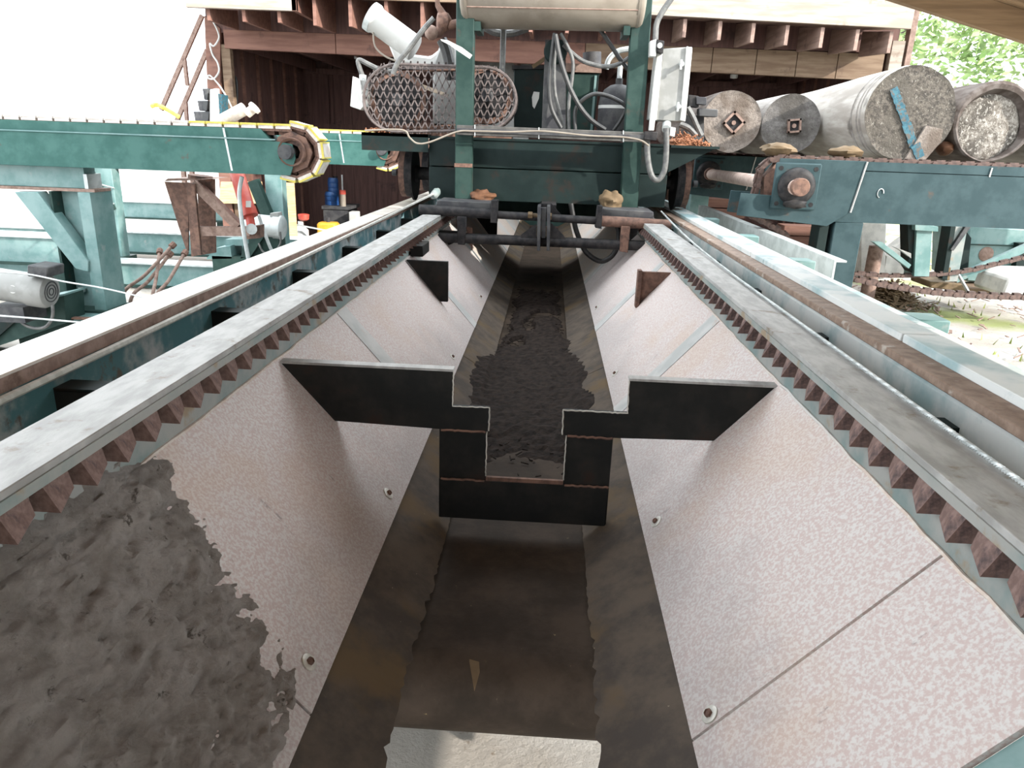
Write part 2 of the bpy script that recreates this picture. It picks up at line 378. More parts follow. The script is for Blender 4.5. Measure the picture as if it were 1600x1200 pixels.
# rubber skirting flaps
random.seed(3)
for sd, T, B, N, pieces in ((-1, FL, V((-.295, 0, .462)), NL, [(.45, 2.0), (1.96, 4.1), (4.06, 6.6), (6.56, 9.6), (9.56, YE)]), (1, FR, V((.172, 0, .462)), NR, [(.45, 1.93), (1.89, 4.0), (3.96, 6.8), (6.76, 9.6), (9.56, YE)])):
    for k, (a, b) in enumerate(pieces):
        n = max(8, int((b - a) / .02)); vs = []; fs = []
        out = (T - B).normalized()
        for i in range(n + 1):
            y = a + (b - a) * i / n
            jag = (random.random() ** 3 * .016 if k == 0 else random.random() * .004)
            if k == 0: jag += .012 * noise.noise(V((y * 4, sd, 0))) + (.02 * max(0, 1.6 - y) if sd > 0 else 0) * -1
            up = T + out * .035 - N * (.014 + .002 * (k % 2)); lowp = B + out * jag - N * .002 * (k % 2)
            for p in (up, lowp, lowp - N * .008, up - N * .008): vs.append(p + V((0, y, 0)))
        for i in range(n):
            for e in range(4):
                q = (i * 4 + e, i * 4 + (e + 1) % 4, (i + 1) * 4 + (e + 1) % 4, (i + 1) * 4 + e)
                fs.append(q if sd > 0 else q[::-1])
        fs += [(0, 1, 2, 3), (n * 4 + 3, n * 4 + 2, n * 4 + 1, n * 4)]
        MB().add(vs, fs).build('rubber_skirt', 'skirt', tr, smooth=0)
# washers and bolts along the lower edge of the plates
for T, Fo, N, ys in ((TL, FL, NL, (1.334, 2.172, 3.0, 3.83, 5.5)), (TR, FR, NR, (1.254, 2.079, 2.88, 3.664, 5.3))):
    for y in ys:
        c = Fo.lerp(T, .092) + V((0, y, 0))
        ws = MB().lathe(c - N * .002, N, [(0, .021), (.005, .021), (.006, .019), (.006, .012)], 18).build('washer', 'zinc', tr)
        MB().lathe(c + N * .003, N, [(0, .0095), (.007, .0095), (.009, .007), (.006, .006)], 6).build('bolt_head', 'rust', ws)
# cross plate with the stepped cut-out
YP = 2.25
def pp(lst): return [A(x, y, YP) for x, y in lst]
def edge(pts, name, m):
    path = []
    for i in range(len(pts) - 1):
        a, b = V(pts[i]), V(pts[i + 1]); n = max(2, int((b - a).length / .008))
        for k in range(n): path.append(a.lerp(b, k / n) + V((random.uniform(-.0012, .0012), -.001, random.uniform(-.0012, .0012))))
    path.append(V(pts[-1])); return MB().tube(path, .0026, 4).build(name, m, tr)
cpl = MB().prism([V((-.862, YP, 1.038)), V((-.285, YP, 1.038)), V((-.287, YP, .916)), V((-.163, YP, .916)), V((-.165, YP, .83)), V((-.335, YP, .83)), V((-.69, YP, .84))], (0, .018, 0)).build('cross_plate', 'black_steel', tr, .002)
cpr = MB().prism([V((.765, YP, 1.036)), V((.288, YP, 1.036)), V((.292, YP, .921)), V((.081, YP, .921)), V((.083, YP, .83)), V((.26, YP, .83)), V((.585, YP, .838))], (0, .018, 0)).build('cross_plate', 'black_steel', tr, .002)
MB().box(-.86, -.285, YP - .004, YP + .034, 1.036, 1.044).build('plate_flange', 'cap', tr)
MB().box(.288, .765, YP - .004, YP + .034, 1.034, 1.042).build('plate_flange', 'cap', tr)
edge([(-.285, YP, 1.038), (-.287, YP, .916), (-.163, YP, .916), (-.165, YP, .833)], 'torch_cut_edge', 'zinc')
edge([(.288, YP, 1.036), (.292, YP, .921), (.081, YP, .921), (.083, YP, .833)], 'torch_cut_edge', 'zinc')
MB().box(-.332, -.171, YP + .004, YP + .02, .50, .834).build('hanger_plate', 'black_steel', tr, .002)
MB().box(.096, .253, YP + .004, YP + .02, .50, .834).build('hanger_plate', 'black_steel', tr, .002)
MB().box(-.332, .25, YP - .002, YP + .014, .498, .648).build('bottom_plate', 'black_steel', tr, .002)
MB().box(-.17, .095, YP + .0, YP + .012, .648, .662).build('bottom_plate_lip', 'rust', tr)
edge([(-.171, YP + .003, .83), (-.171, YP + .003, .665)], 'torch_cut_edge', 'zinc')
edge([(.096, YP + .003, .83), (.096, YP + .003, .665)], 'torch_cut_edge', 'zinc')
for x0, x1, z in ((-.325, -.175, .829), (.1, .25, .829), (.1, .25, .648), (-.325, -.175, .648)):
    MB().tube([V((x0 + (x1 - x0) * i / 16, YP + .001 - .003, z + random.uniform(-.002, .002))) for i in range(17)], .0045, 5).build('weld_bead', 'rust', tr)
# pale paint drips and scrapes on the plate
# cut-off stubs of the next cross plate
YS = 4.42
MB().prism([V((-.86, YS, 1.05)), V((-.60, YS, 1.05)), V((-.60, YS, .80)), V((-.645, YS, .80))], (0, .03, 0)).build('plate_stub', 'black_steel', tr, .002)
MB().prism([V((.765, YS, 1.04)), V((.575, YS, 1.04)), V((.565, YS, .822))], (0, .03, 0)).build('plate_stub', 'rust', tr, .002)
MB().box(.56, .585, YS - .02, YS + .04, .82, 1.05).build('stub_flange', 'rust', tr, .002)
MB().box(-.86, -.78, YS + .15, YS + .4, 1.05, 1.12).build('stop_block', 'black_steel', tr, .004)
# next inner cross plates further up (hardly seen, keep the trough square)
for y in (8.0,):
    MB().prism([V((-.80, y, 1.0)), V((-.55, y, 1.0)), V((-.55, y, .72)), V((-.56, y, .70))], (0, .02, 0)).build('plate_stub', 'black_steel', tr)
# near end frame of faded teal
MB().prism([TR + V((.0, .50, -.012)), FR + V((0, .50, -.012)), FR + V((0, .86, -.012)), TR + V((0, .86, -.012))], -NR * .02).build('end_frame', 'green_light', tr)
# supporting frame below
for y in (1.9, 5.2, 8.6, 11.8):
    for x in (-.80, .70):
        MB().box(x - .05, x + .05, y - .05, y + .05, -.03, .66).build('leg', 'green', tr)
    MB().box(-.85, .75, y - .05, y + .05, .06, .16).build('cross_member', 'green', tr)
# far end plate
MB().box(-.80, .70, YE, YE + .02, .46, 1.1).build('end_plate', 'green', tr)

# belt conveyor in the bottom of the trough
bc = thing('belt_conveyor', 'dark rubber conveyor belt along the bottom of the log trough', 'conveyor', (-.06, 6.5, .2))
pr = []; YT, RP = 1.63, .12
for i in range(19):
    an = math.pi / 2 + math.pi * i / 18; pr.append((YT + RP * math.cos(an), .45 - RP + RP * math.sin(an)))
ring = [(YE - .1, .45)] + [(y, .45) for y in [YE - .1 - (YE - .1 - YT) * i / 40 for i in range(1, 40)]] + pr + [(YE - .1, .45 - 2 * RP)]
vs = []; fs = []
for (y, z) in ring:
    vs += [V((-.36, y, z)), V((.25, y, z))]
inner = []
for k, (y, z) in enumerate(ring):
    cz = .45 - RP; d = V((0, max(0, 0) , 1 if z > cz else -1)) if y > YT else V((0, y - YT, z - cz)).normalized()
    inner.append(V((0, y, z)) - d * .01)
for p in inner: vs += [V((-.36, p.y, p.z)), V((.25, p.y, p.z))]
n = len(ring)
for i in range(n - 1):
    fs.append((2 * i, 2 * i + 1, 2 * i + 3, 2 * i + 2)); fs.append((2 * n + 2 * i + 2, 2 * n + 2 * i + 3, 2 * n + 2 * i + 1, 2 * n + 2 * i))
    fs.append((2 * i + 2, 2 * n + 2 * i + 2, 2 * n + 2 * i, 2 * i)); fs.append((2 * i + 1, 2 * n + 2 * i + 1, 2 * n + 2 * i + 3, 2 * i + 3))
MB().add(vs, fs).build('belt', 'belt', bc)
MB().cyl((-.37, YT, .45 - RP), (.26, YT, .45 - RP), RP - .012, 28).build('tail_pulley', 'black', bc)
MB().cyl((-.45, YT, .45 - RP), (.34, YT, .45 - RP), .025, 12).build('pulley_shaft', 'black', bc)
for x in (-.42, .31): 
    MB().box(x - .02, x + .02, 1.5, YE - .2, .24, .40).build('side_channel', 'black_steel', bc)
    for y in (2.4, 7, 11.5): MB().box(x - .03, x + .03, y, y + .06, -.03, .24).build('leg', 'black_steel', bc)
# bark litter lying on the belt
random.seed(11); lit = MB()
for i in range(700):
    y = random.gauss(4.4, 1.0); x = random.uniform(-.27, .15)
    if not 2.6 < y < 9: continue
    a = random.uniform(0, math.pi); l = random.uniform(.008, .04); wd = random.uniform(.002, .006)
    d = V((math.cos(a), math.sin(a), random.uniform(-.15, .15))) * l / 2; e = V((-math.sin(a), math.cos(a), random.uniform(-.3, .3))) * wd / 2
    z = .452 + random.random() * .02
    lit.obox((x, y, z), d, e, V((0, 0, .002)))
gx, gy = 40, 130
k0 = len(lit.v)
for j in range(gy + 1):
    for i in range(gx + 1):
        x = -.455 + .81 * i / gx; y = 2.75 + 4.2 * j / gy
        z = .455
        if x < -.295: z = .462 + (-.295 - x) * .706
        if x > .172: z = .462 + (x - .172) * .617
        lim = .18 + .13 * math.exp(-((y - 3.9) / .8) ** 2) + .05 * noise.noise(V((y * 3, 1 if x < 0 else 9, 0)))
        m_ = (lim - abs(x + .055)) / .05
        m2_ = min((y - 2.95 + .25 * noise.noise(V((x * 6, 3, 0)))) / .25, (6.6 - y) / .5)
        h = .022 * max(-1, min(1, min(m_, m2_))) + .010 * noise.fractal(V((x * 18, y * 18, 0)), .9, 2, 4)
        if noise.noise(V((x * 5, y * 2.2, 7))) > .35 and y > 4.4: h -= .03
        lit.v.append(V((x, y, z + h)))
for j in range(gy):
    for i in range(gx):
        k = k0 + j * (gx + 1) + i; lit.f.append((k, k + 1, k + gx + 2, k + gx + 1))
tag(lit.build('bark_litter', 'wet_bark', smooth=0), 'loose dark bark scraps strewn over the belt in the trough', 'debris', kind='stuff')
tag(MB().prism([A(738, 1048, 1.47) + V((-.008, 0, .028)), A(748, 1052, 1.47) + V((0, 0, .028)), A(749, 1066, 1.46) + V((0, 0, .028)), A(741, 1092, 1.45) + V((0, 0, .022))], (0, .004, .003)).build('wood_splinter', 'tanwood'), 'pale splinter of wood stuck on the curved near end of the belt', 'wood scrap')

# dried mud on the near left plate
mud = MB(); na, nb = 150, 110; B0 = TL; dn = (FL - TL); 
edgey = [(0.0, 1.46), (.18, 1.43), (.35, 1.41), (.6, 1.36), (.8, 1.30), (1.0, 1.21)]
def ymax(s):
    for k in range(len(edgey) - 1):
        if edgey[k][0] <= s <= edgey[k + 1][0]:
            u = (s - edgey[k][0]) / (edgey[k + 1][0] - edgey[k][0]); return edgey[k][1] * (1 - u) + edgey[k + 1][1] * u
    return 1.2
for j in range(nb + 1):
    s_ = -.14 + 1.12 * j / nb
    for i in range(na + 1):
        y = .52 + 1.15 * i / na
        if s_ < 0: base = TL + V((.004, y, -s_ * .62)); nrm = V((1, 0, .15)).normalized()
        else: base = TL + dn * s_ + V((0, y, 0)); nrm = NL
        q = V((y, s_, 0))
        ym = ymax(max(s_, 0)) + .05 * noise.fractal(q * 9, 1, 2, 4) + (0.12 if s_ < .15 else 0) * max(0, noise.noise(q * 5))
        k = min(1, max(-1, (ym - y) / .16))
        h = .030 * k * (1 - .62 * max(0, min(1, (s_ - .25) / .6)))
        if s_ < 0: h -= .06 * (-s_ / .14)
        h += (.016 * noise.fractal(q * 14, .8, 2, 6) + .012 * abs(noise.noise(q * 20)) + .005 * noise.fractal(q * 45, .8, 2, 4)) * (1 if k > 0 else .4) - .004
        if s_ > .93: h -= (s_ - .93) * .5
        mud.v.append(base + nrm * h)
for j in range(nb):
    for i in range(na):
        k = j * (na + 1) + i; mud.f.append((k, k + na + 1, k + na + 2, k + 1))
tag(mud.build('caked_mud', 'mud', smooth=60), 'grey-brown mud and bark dirt caked on the near left plate of the trough', 'mud', kind='stuff')

# ------------------------------------------------------------------ toothed rails
def tooth_mesh(sd):
    m = MB()    # local: web face at x=0, protruding towards +x*sd, near face at y=0
    def tri(y, k): return [V((0.018 * sd * k, y, -.012)), V((0, y, -.012)), V((0, y, -.078)), V((.052 * sd * k, y, -.078 + .006 * (1 - k)))]
    a = tri(0, 1); b = tri(.088, .38); vs = a + b
    fs = [(0, 1, 2, 3), (7, 6, 5, 4), (0, 3, 7, 4), (0, 4, 5, 1), (1, 5, 6, 2), (2, 6, 7, 3)]
    if sd < 0: fs = [f[::-1] for f in fs]
    return m.add(vs, fs)
for sd, lab, x_in, x_out, xw, y0 in ((1, 'left toothed steel rail with a worn flat top, on the left lip of the trough', -.843, -.985, -.87, .655), (-1, 'right toothed steel rail with a worn flat top, on the right lip of the trough', .745, .89, .77, .62)):
    r = thing('toothed_rail', lab, 'rail', ((x_in + x_out) / 2, 5.5, 1.05), 'toothed rails of the trough')
    lo, hi = min(x_in, x_out), max(x_in, x_out)
    MB().box(lo, hi, .45, YE, 1.184, 1.2).build('rail_cap', 'cap', r, .002)
    MB().box(*sorted((xw, xw - sd * .012)), .45, YE, 1.045, 1.185).build('rail_web', 'web_paint', r)
    MB().box(*sorted((x_out + sd * .012, x_out + sd * .024)), .45, YE, 1.0, 1.185).build('back_web', 'green_dark', r)
    MB().box(*sorted((x_in - .004 * sd * -1, x_in)), .45, YE, 1.166, 1.186).build('cap_edge', 'web_paint', r)
    for y in (1.62, 4.5, 7.4): MB().box(*sorted((xw - sd * .05, x_out + sd * .03)), y, y + .1, .9, 1.04).build('rail_foot', 'green_dark', r)
    t0 = tooth_mesh(sd); base = V((xw + sd * .0005, y0, 1.195))
    t0.v = [p + base for p in t0.v]; tooth = None
    mesh = None
    loc0 = base - wloc(r)
    tm = MB(); tm.v = tooth_mesh(sd).v; tm.f = t0.f
    me = bpy.data.meshes.new('tooth'); me.from_pydata(tm.v, [], tm.f); me.materials.append(MT['tooth'])
    for k in range(106):
        o = bpy.data.objects.new('tooth', me); COL.objects.link(o); o.parent = r
        o.location = loc0 + V((0, .1055 * k, 0)); o.scale = (1 + random.uniform(-.05, .05), 1, 1)

# ------------------------------------------------------------------ carriage track beams
bl = thing('track_beam', 'left carriage track beam with a bright worn rail top, outside the left toothed rail', 'rail', (-1.32, 5.5, 0), 'carriage track beams')
MB().box(-1.39, -1.25, .2, YE, 1.165, 1.2).build('rail_head', 'railtop', bl, .003)
MB().box(-1.253, -1.249, .2, YE, 1.158, 1.193).build('rail_side', 'rust_light', bl)
MB().box(-1.375, -1.265, .2, YE, .86, 1.165).build('beam_web', 'teal_worn', bl)
MB().box(-1.39, -1.24, .2, YE, .84, .86).build('beam_flange', 'green', bl)
for y in (2.2, 5.2, 8.6, 11.8):
    MB().box(-1.39, -1.26, y - .06, y + .06, -.03, .84).build('leg', 'green', bl)
for y in (.82, 1.72, 2.64, 3.55, 4.46, 5.37, 6.3, 7.2):
    MB().prism([V((-1.266, y, 1.10)), V((-.962, y, 1.10)), V((-.962, y, .97)), V((-1.266, y, .90))], (0, .012, 0)).build('gusset', 'black_steel', bl)
    MB().box(-1.266, -.962, y, y + .075, 1.098, 1.106).build('gusset_cap', 'green_dark', bl)
br = thing('track_beam', 'right carriage track beam with a segmented flat rail, outside the right toothed rail', 'rail', (1.2, 5.5, 0), 'carriage track beams')
MB().box(1.05, 1.335, .2, YE, 1.175, 1.2).build('top_flange', 'rust_mid', br, .003)
sg = [.2, 2.27, 4.1, 5.9, 8.2, 10.3, YE]
for k in range(len(sg) - 1): MB().box(1.13, 1.25, sg[k] + .006, sg[k + 1] - .006, 1.199, 1.226).build('rail_bar', 'pale', br, .003)
MB().box(1.25, 1.262, .2, YE, 1.199, 1.212).build('weld_bead', 'rust_pink', br)
MB().box(1.265, 1.336, .2, YE, 1.199, 1.204).build('outer_flange', 'pale', br)
MB().box(1.066, 1.30, .2, YE, .86, 1.176).build('beam_web', 'pale', br, .02)
MB().box(1.05, 1.335, .2, YE, .84, .862).build('beam_flange', 'green', br)
for y in (2.2, 5.2, 8.6, 11.8):
    MB().box(1.14, 1.26, y - .06, y + .06, -.03, .84).build('leg', 'green', br)
for y in (.84, 1.76, 2.67, 3.58, 4.5, 5.4, 6.3):
    MB().prism([V((1.068, y, 1.10)), V((.868, y, 1.10)), V((.868, y, .97)), V((1.068, y, .90))], (0, .012, 0)).build('gusset', 'black_steel', br)
    MB().box(.868, 1.068, y, y + .075, 1.098, 1.106).build('gusset_cap', 'green_dark', br)
for q in ((1466, 508), (1265, 415), (1180, 372), (1120, 344)):
    p = AX(q[0], q[1], 1.44)
    MB().box(1.335, 1.45, p.y - .06, p.y + .07, 1.11, 1.205).build('outer_tab', 'green_light', br, .004)
# cables along the beams
cl = crv([V((-1.235, .3, 1.150)), V((-1.235, 1.5, 1.150)), V((-1.235, 2.4, 1.155)), V((-1.236, 3.6, 1.165)), V((-1.2, 5.6, 1.205)), A(677, 303, 6.12)], 10)
tag(MB().tube(cl, .010, 6).build('wire_cable', 'zinc'), 'grey steel cable stretched along the left track beam to the carriage', 'cable')
# twisted rope: three strands
def rope(path, r, name, mat, lab, cat, turns):
    m = MB(); n = len(path)
    for s_ in range(3):
        pts = []
        for i, p in enumerate(path):
            an = 2 * math.pi * (turns * i / n + s_ / 3); pts.append(p + V((math.cos(an), 0, math.sin(an))) * r * .55)
        m.tube(pts, r * .6, 5)
    return tag(m.build(name, mat), lab, cat)
n = 900; P0 = V((.868, .45, 1.207)); P1 = V((.868, 3.3, 1.208)); P2 = A(1033, 330, 5.9)
rp = [P0.lerp(P1, i / 600) for i in range(600)] + [P1.lerp(P2, i / 300) + V((0, 0, -.02 * math.sin(math.pi * i / 300))) for i in range(301)]
rope(rp, .0055, 'wire_rope', 'galv', 'twisted wire rope lying on the right toothed rail and running up to the carriage', 'rope', 170)
# steel guard angle outside the right beam
ga = thing('guard_rail', 'pale grey steel guard angle beyond the right track beam', 'rail', (1.6, 5.6, 0))
MB().box(1.592, 1.604, 4.1, 8.0, 1.05, 1.2).build('guard_plate', 'galv', ga)
MB().box(1.604, 1.66, 4.1, 8.0, 1.19, 1.2).build('guard_lip', 'galv', ga)
for y in (4.4, 6.0, 7.7): MB().box(1.604, 1.65, y, y + .05, -.03, 1.19).build('leg', 'green', ga)

# ------------------------------------------------------------------ log carriage
def P(lst, Y): return [A(x, y, Y) for x, y in lst]
def pbar(m, a, b, Y, wd, h, Yb=None):
    return m.bar(A(*a, Y), A(*b, Yb or Y), wd, h)
def ptube(lst, Y, r, n=6, seg=8): return MB().tube(crv(P(lst, Y), n), r, seg)
cg = thing('log_carriage', 'dark green steel log carriage on flanged wheels spanning the trough', 'machine', (-.03, 6.9, 1.2))
YB = 6.3
MB().box(-1.02, .97, YB, YB + .02, 1.285, 1.545).build('front_plate', 'green_dark', cg, .003)
MB().box(-1.02, .97, YB + .012, YB + .03, 1.553, 1.775).build('front_plate', 'green_dark', cg, .003)
for x in (-1.02, .95): MB().box(x, x + .02, YB + .03, 8.3, 1.285, 1.77).build('side_plate', 'green_dark', cg)
MB().box(-1.02, .97, 8.3, 8.32, 1.0, 1.77).build('rear_plate', 'green', cg)
MB().box(-1.02, .97, YB, 8.32, 1.772, 1.79).build('deck_plate', 'green_dark', cg)
# side decks
MB().box(-1.575, -1.02, 6.25, 8.0, 1.775, 1.80).build('side_deck', 'green_dark', cg)
MB().box(-1.575, -1.02, 6.25, 6.265, 1.66, 1.80).build('deck_apron', 'green_dark', cg)
MB().box(.97, 1.36, 6.25, 8.0, 1.765, 1.785).build('side_deck', 'green_dark', cg)
MB().prism([V((.972, 6.3, 1.765)), V((1.33, 6.3, 1.765)), V((.972, 6.3, 1.57))], (0, .02, 0)).build('deck_gusset', 'green_dark', cg)
# posts
MB().box(-.782, -.642, 6.14, 6.24, 1.30, 3.1).build('post', 'green', cg, .006)
MB().prism([A(969, 327, 6.2), A(996, 327, 6.2), A(1022, -30, 6.2), A(990, -30, 6.2)], (0, .10, 0)).build('post', 'green', cg, .006)
MB().box(-.786, -.638, 6.135, 6.139, 1.555, 1.585).build('rust_patch', 'rust', cg)
# wheels
def wheel(x, y, s, part):
    wh = MB().lathe((x - s * .05, y, 1.225 + .235), (s, 0, 0), [(0, .245), (.016, .245), (.022, .215), (.10, .212), (.10, .17), (.085, .15), (.085, .07), (.13, .065), (.135, .0), (-.03, 0), (-.03, .07), (0, .08)], 32).build('wheel', 'black', part)
    MB().cyl((x + s * .13, y, 1.46), (x + s * .17, y, 1.46), .03, 10).build('axle_end', 'grey_dark', wh)
    MB().lathe((x + s * .024, y, 1.46), (s, 0, 0), [(0, .2125), (.05, .2125), (.05, .214), (0, .214)], 32, True).build('tread', 'rust', wh)
for y in (6.95, 7.9):
    wheel(-1.30, y, -1, cg); wheel(1.18, y, 1, cg)
    MB().cyl((-1.25, y, 1.46), (-1.02, y, 1.46), .06, 12).build('axle', 'black', cg)
    MB().cyl((.97, y, 1.46), (1.14, y, 1.46), .06, 12).build('axle', 'black', cg)
# saddles, rods and clevis in front
YR = 5.8
def px(m, x0, y0, x1, y1, Y, dep, bev=0):
    a, b, c, d = A(x0, y0, Y), A(x1, y0, Y), A(x1, y1, Y), A(x0, y1, Y)
    return m.prism([a, b, c, d], (0, dep, 0))
for nm, pts in (('saddle_plate', ((683, 313), (766, 317), (767, 328), (681, 324))), ('saddle_plate', ((938, 326), (1021, 331), (1022, 344), (936, 339)))):
    MB().prism(P(pts, YR + .06), (0, .36, 0)).build(nm, 'grey_dark', cg, .004)
    p2 = [(x, y + 7) for x, y in pts]
    MB().prism(P([(pts[0][0] + 2, pts[3][1]), (pts[1][0], pts[2][1]), (pts[2][0], pts[2][1] + 5), (pts[3][0] + 2, pts[3][1] + 5)], YR + .05), (0, .34, 0)).build('shim_plate', 'black', cg)
MB().cyl(A(655, 327, YR), A(768, 334, YR), .040, 16).build('roller_sleeve', 'black', cg)
MB().cyl(A(934, 345, YR), A(1048, 352, YR), .042, 16).build('roller_sleeve', 'rust', cg)
MB().cyl(A(768, 335, YR), A(936, 345, YR), .031, 14).build('upper_rod', 'black', cg)
MB().cyl(A(670, 370, YR), A(1008, 384, YR), .040, 16).build('lower_rod', 'black', cg)
MB().prism(P(((767, 313), (778, 313), (776, 349), (766, 348)), YR - .05), (0, .12, 0)).build('clamp', 'black', cg, .003)
MB().prism(P(((934, 322), (942, 322), (940, 358), (930, 356)), YR - .05), (0, .12, 0)).build('clamp', 'black', cg, .003)
MB().prism(P(((714, 338), (729, 339), (726, 383), (715, 382)), YR - .045), (0, .06, 0)).build('hanger_lug', 'black', cg, .004)
MB().prism(P(((729, 355), (738, 356), (738, 392), (731, 372)), YR + .03), (0, .03, 0)).build('hanger_fin', 'rust', cg)
MB().prism(P(((971, 353), (985, 354), (981, 395), (968, 393)), YR - .045), (0, .06, 0)).build('hanger_lug', 'rust', cg, .004)
MB().prism(P(((985, 355), (997, 357), (995, 367), (985, 376)), YR + .02), (0, .05, 0)).build('hanger_fin', 'black', cg)
# ends running under the toothed rails
MB().prism(P(((660, 360), (715, 362), (713, 378), (690, 388), (672, 398), (655, 388)), YR + .05), (0, .07, 0)).build('guide_shoe', 'black', cg, .004)
MB().prism(P(((985, 378), (1036, 378), (1032, 406), (1016, 410), (996, 392)), YR + .05), (0, .10, 0)).build('guide_shoe', 'rust_light', cg, .004)
for x in (840, 855): MB().prism(P(((x, 322), (x + 5, 322), (x + 4, 392), (x - 1, 392)), YR - .09), (0, .18, 0)).build('clevis_cheek', 'grey_dark', cg, .003)
MB().prism(P(((843, 318), (862, 318), (884, 345), (862, 346), (843, 344)), YR + .10), (0, .03, 0)).build('clevis_gusset', 'black', cg)
MB().prism(P(((838, 350), (838, 372), (814, 372), (814, 367)), YR - .03), (0, .03, 0)).build('clevis_gusset', 'black', cg)
MB().prism(P(((860, 348), (860, 373), (884, 374), (880, 367)), YR - .03), (0, .03, 0)).build('clevis_gusset', 'black', cg)
MB().cyl(A(825, 336, YR - .03), A(862, 338, YR - .03), .016, 10).build('clevis_pin', 'tanwood', cg)
MB().cyl(A(825, 336, YR - .03), A(832, 336.4, YR - .03), .028, 6).build('pin_nut', 'tanwood', cg)
MB().cyl(A(856, 338, YR - .03), A(862, 338.2, YR - .03), .028, 6).build('pin_nut', 'tanwood', cg)
MB().prism(P(((845, 325), (854, 325), (852, 372), (846, 372)), YR - .06), (0, .09, 0)).build('clevis_tongue', 'grey_dark', cg)
# braces tying the rods to the body
for x in (-.70, .62): MB().box(x - .05, x + .05, YR + .10, YB, 1.20, 1.262).build('rod_bracket', 'black', cg)
MB().box(-.06, .06, YR + .12, YB, 1.23, 1.30).build('rod_bracket', 'black', cg)
for q in ((680, 303),):
    MB().lathe(A(676, 308, 6.12), (.3, 1, .5), [(0, .02), (.03, .035), (.09, .035), (.12, .02)], 10).build('cable_clamp', 'web_paint', cg)
# raised cable tray across the front
MB().bar(A(714, 203, 6.1), A(1016, 215, 6.1), .06, .075).build('cable_tray', 'grey_mid', cg, .004)
MB().bar(A(714, 203, 6.085), A(1008, 214.5, 6.085), .05, .030).build('tray_groove', 'grey_dark', cg, .002)
for x, y in ((742, 204), (842, 208), (974, 213)):
    MB().bar(A(x, y - 9, 6.065), A(x, y + 9, 6.065), .008, .008, (1, 0, 0)).build('tray_tie', 'galv', cg)
# upright for the hose sheave
MB().prism(P(((852, 62), (884, 62), (884, 205), (846, 205)), 6.42), (0, .05, 0)).build('sheave_post', 'grey_dark', cg)
MB().lathe(A(868, 80, 6.36), (0, 1, 0), [(0, .085), (.01, .095), (.02, .085), (.03, .085), (.04, .095), (.05, .085)], 20).build('hose_sheave', 'green_dark', cg)

# wood lodged on the saddles
tag(MB().blob(A(752, 308, 6.22), (.115, .12, .06), .35, 2.2, 26, 18).build('wood_chunk', 'redwood'), 'orange-brown chunk of wood lodged behind the left carriage post', 'wood scrap')
tag(MB().blob(A(954, 314, 6.15), (.095, .10, .085), .30, 2.0, 26, 18).build('wood_chunk', 'tanwood'), 'tan rounded chunk of wood lodged beside the right carriage post', 'wood scrap')

# drum tank on top
tk = thing('oil_tank', 'cream painted oil drum lying across the top of the carriage posts', 'tank', A(864, 48, 6.3))
ca = A(724, 44, 6.3); cb = A(1000, 50, 6.3); ax = (cb - ca).normalized(); L = (cb - ca).length; rr = .29; up = V((0, 0, rr + .0))
MB().lathe(ca + up, ax, [(-.02, .05), (-.01, rr * .8), (0, rr * .93), (.02, rr), (L - .02, rr), (L, rr * .93), (L + .01, rr * .8), (L + .02, .05)], 40).build('tank_body', 'cream', tk, smooth=60)
for t_ in (.03, L - .05): MB().lathe(ca + up + ax * t_, ax, [(0, rr + .004), (.02, rr + .004), (.02, rr - .01), (0, rr - .01)], 40, True).build('tank_rim', 'cream', tk)
MB().tube([ca + up + ax * (.05 + (L - .1) * i / 40) + V((0, -rr * .80, -rr * .60)) * 1.002 for i in range(41)], .005, 5).build('seam_weld', 'rust_light', tk)
for t_ in (.10, L - .14):
    MB().box(*( [ca.x + ax.x * t_, ca.x + ax.x * t_ + .05]), 6.15, 6.45, ca.z - .035, ca.z + .03).build('tank_cradle', 'green', tk)

# valve and pipework left of the drum
pv = thing('pipe_valve', 'rusty pipe fittings with a round brown knob beside the cream drum', 'valve', A(690, 50, 6.4))
MB().tube(P([(735, 32), (716, 36), (700, 40)], 6.4), .034, 10).build('pipe', 'rust', pv)
MB().blob(A(693, 34, 6.4), (.065, .06, .075), .25, 2).build('valve_body', 'rust', pv)
MB().tube(P([(692, 22), (684, 8), (682, -12)], 6.4), [.03, .022, .014], 8).build('valve_stem', 'rust', pv)
MB().tube(P([(692, 40), (686, 50), (678, 52)], 6.4), .04, 10).build('elbow', 'rust', pv)
MB().blob(A(674, 51, 6.36), (.055, .055, .055), .08, 2).build('knob', 'rust_light', pv)
tag(MB().prism(P([(688, 61), (700, 63), (722, 74), (738, 86), (734, 92), (716, 80), (702, 70), (690, 64)], 6.06), (0, .004, 0)).build('marker_tape', 'white'), 'white strip of tape hanging off the rusty valve', 'tape')

# white gear housing and cylinder behind the guard
gh = thing('gear_housing', 'white painted motor housing standing behind the wire mesh guard', 'machine', A(665, 200, 6.9))
cA, cB = A(580, 26, 6.75), A(648, 76, 6.75); axx = (cB - cA)
MB().lathe(cA, axx, [(0, .0), (0.005, .115), (.04, .12), (.06, .108), (axx.length, .108), (axx.length + .01, .09), (axx.length + .01, 0)], 24).build('white_cylinder', 'white', gh)
MB().lathe(cA - axx.normalized() * .012, axx, [(0, .122), (.05, .124), (.05, .116), (0, .116)], 24, True).build('cylinder_band', 'galv', gh)
MB().prism(P([(602, 58), (640, 84), (672, 88), (700, 66), (718, 84), (720, 112), (618, 98)], 6.95), (0, .3, 0)).build('housing', 'white', gh, .02)
MB().prism(P([(690, 62), (713, 70), (720, 200), (676, 200), (676, 100)], 6.9), (0, .25, 0)).build('housing_leg', 'grey', gh, .02)
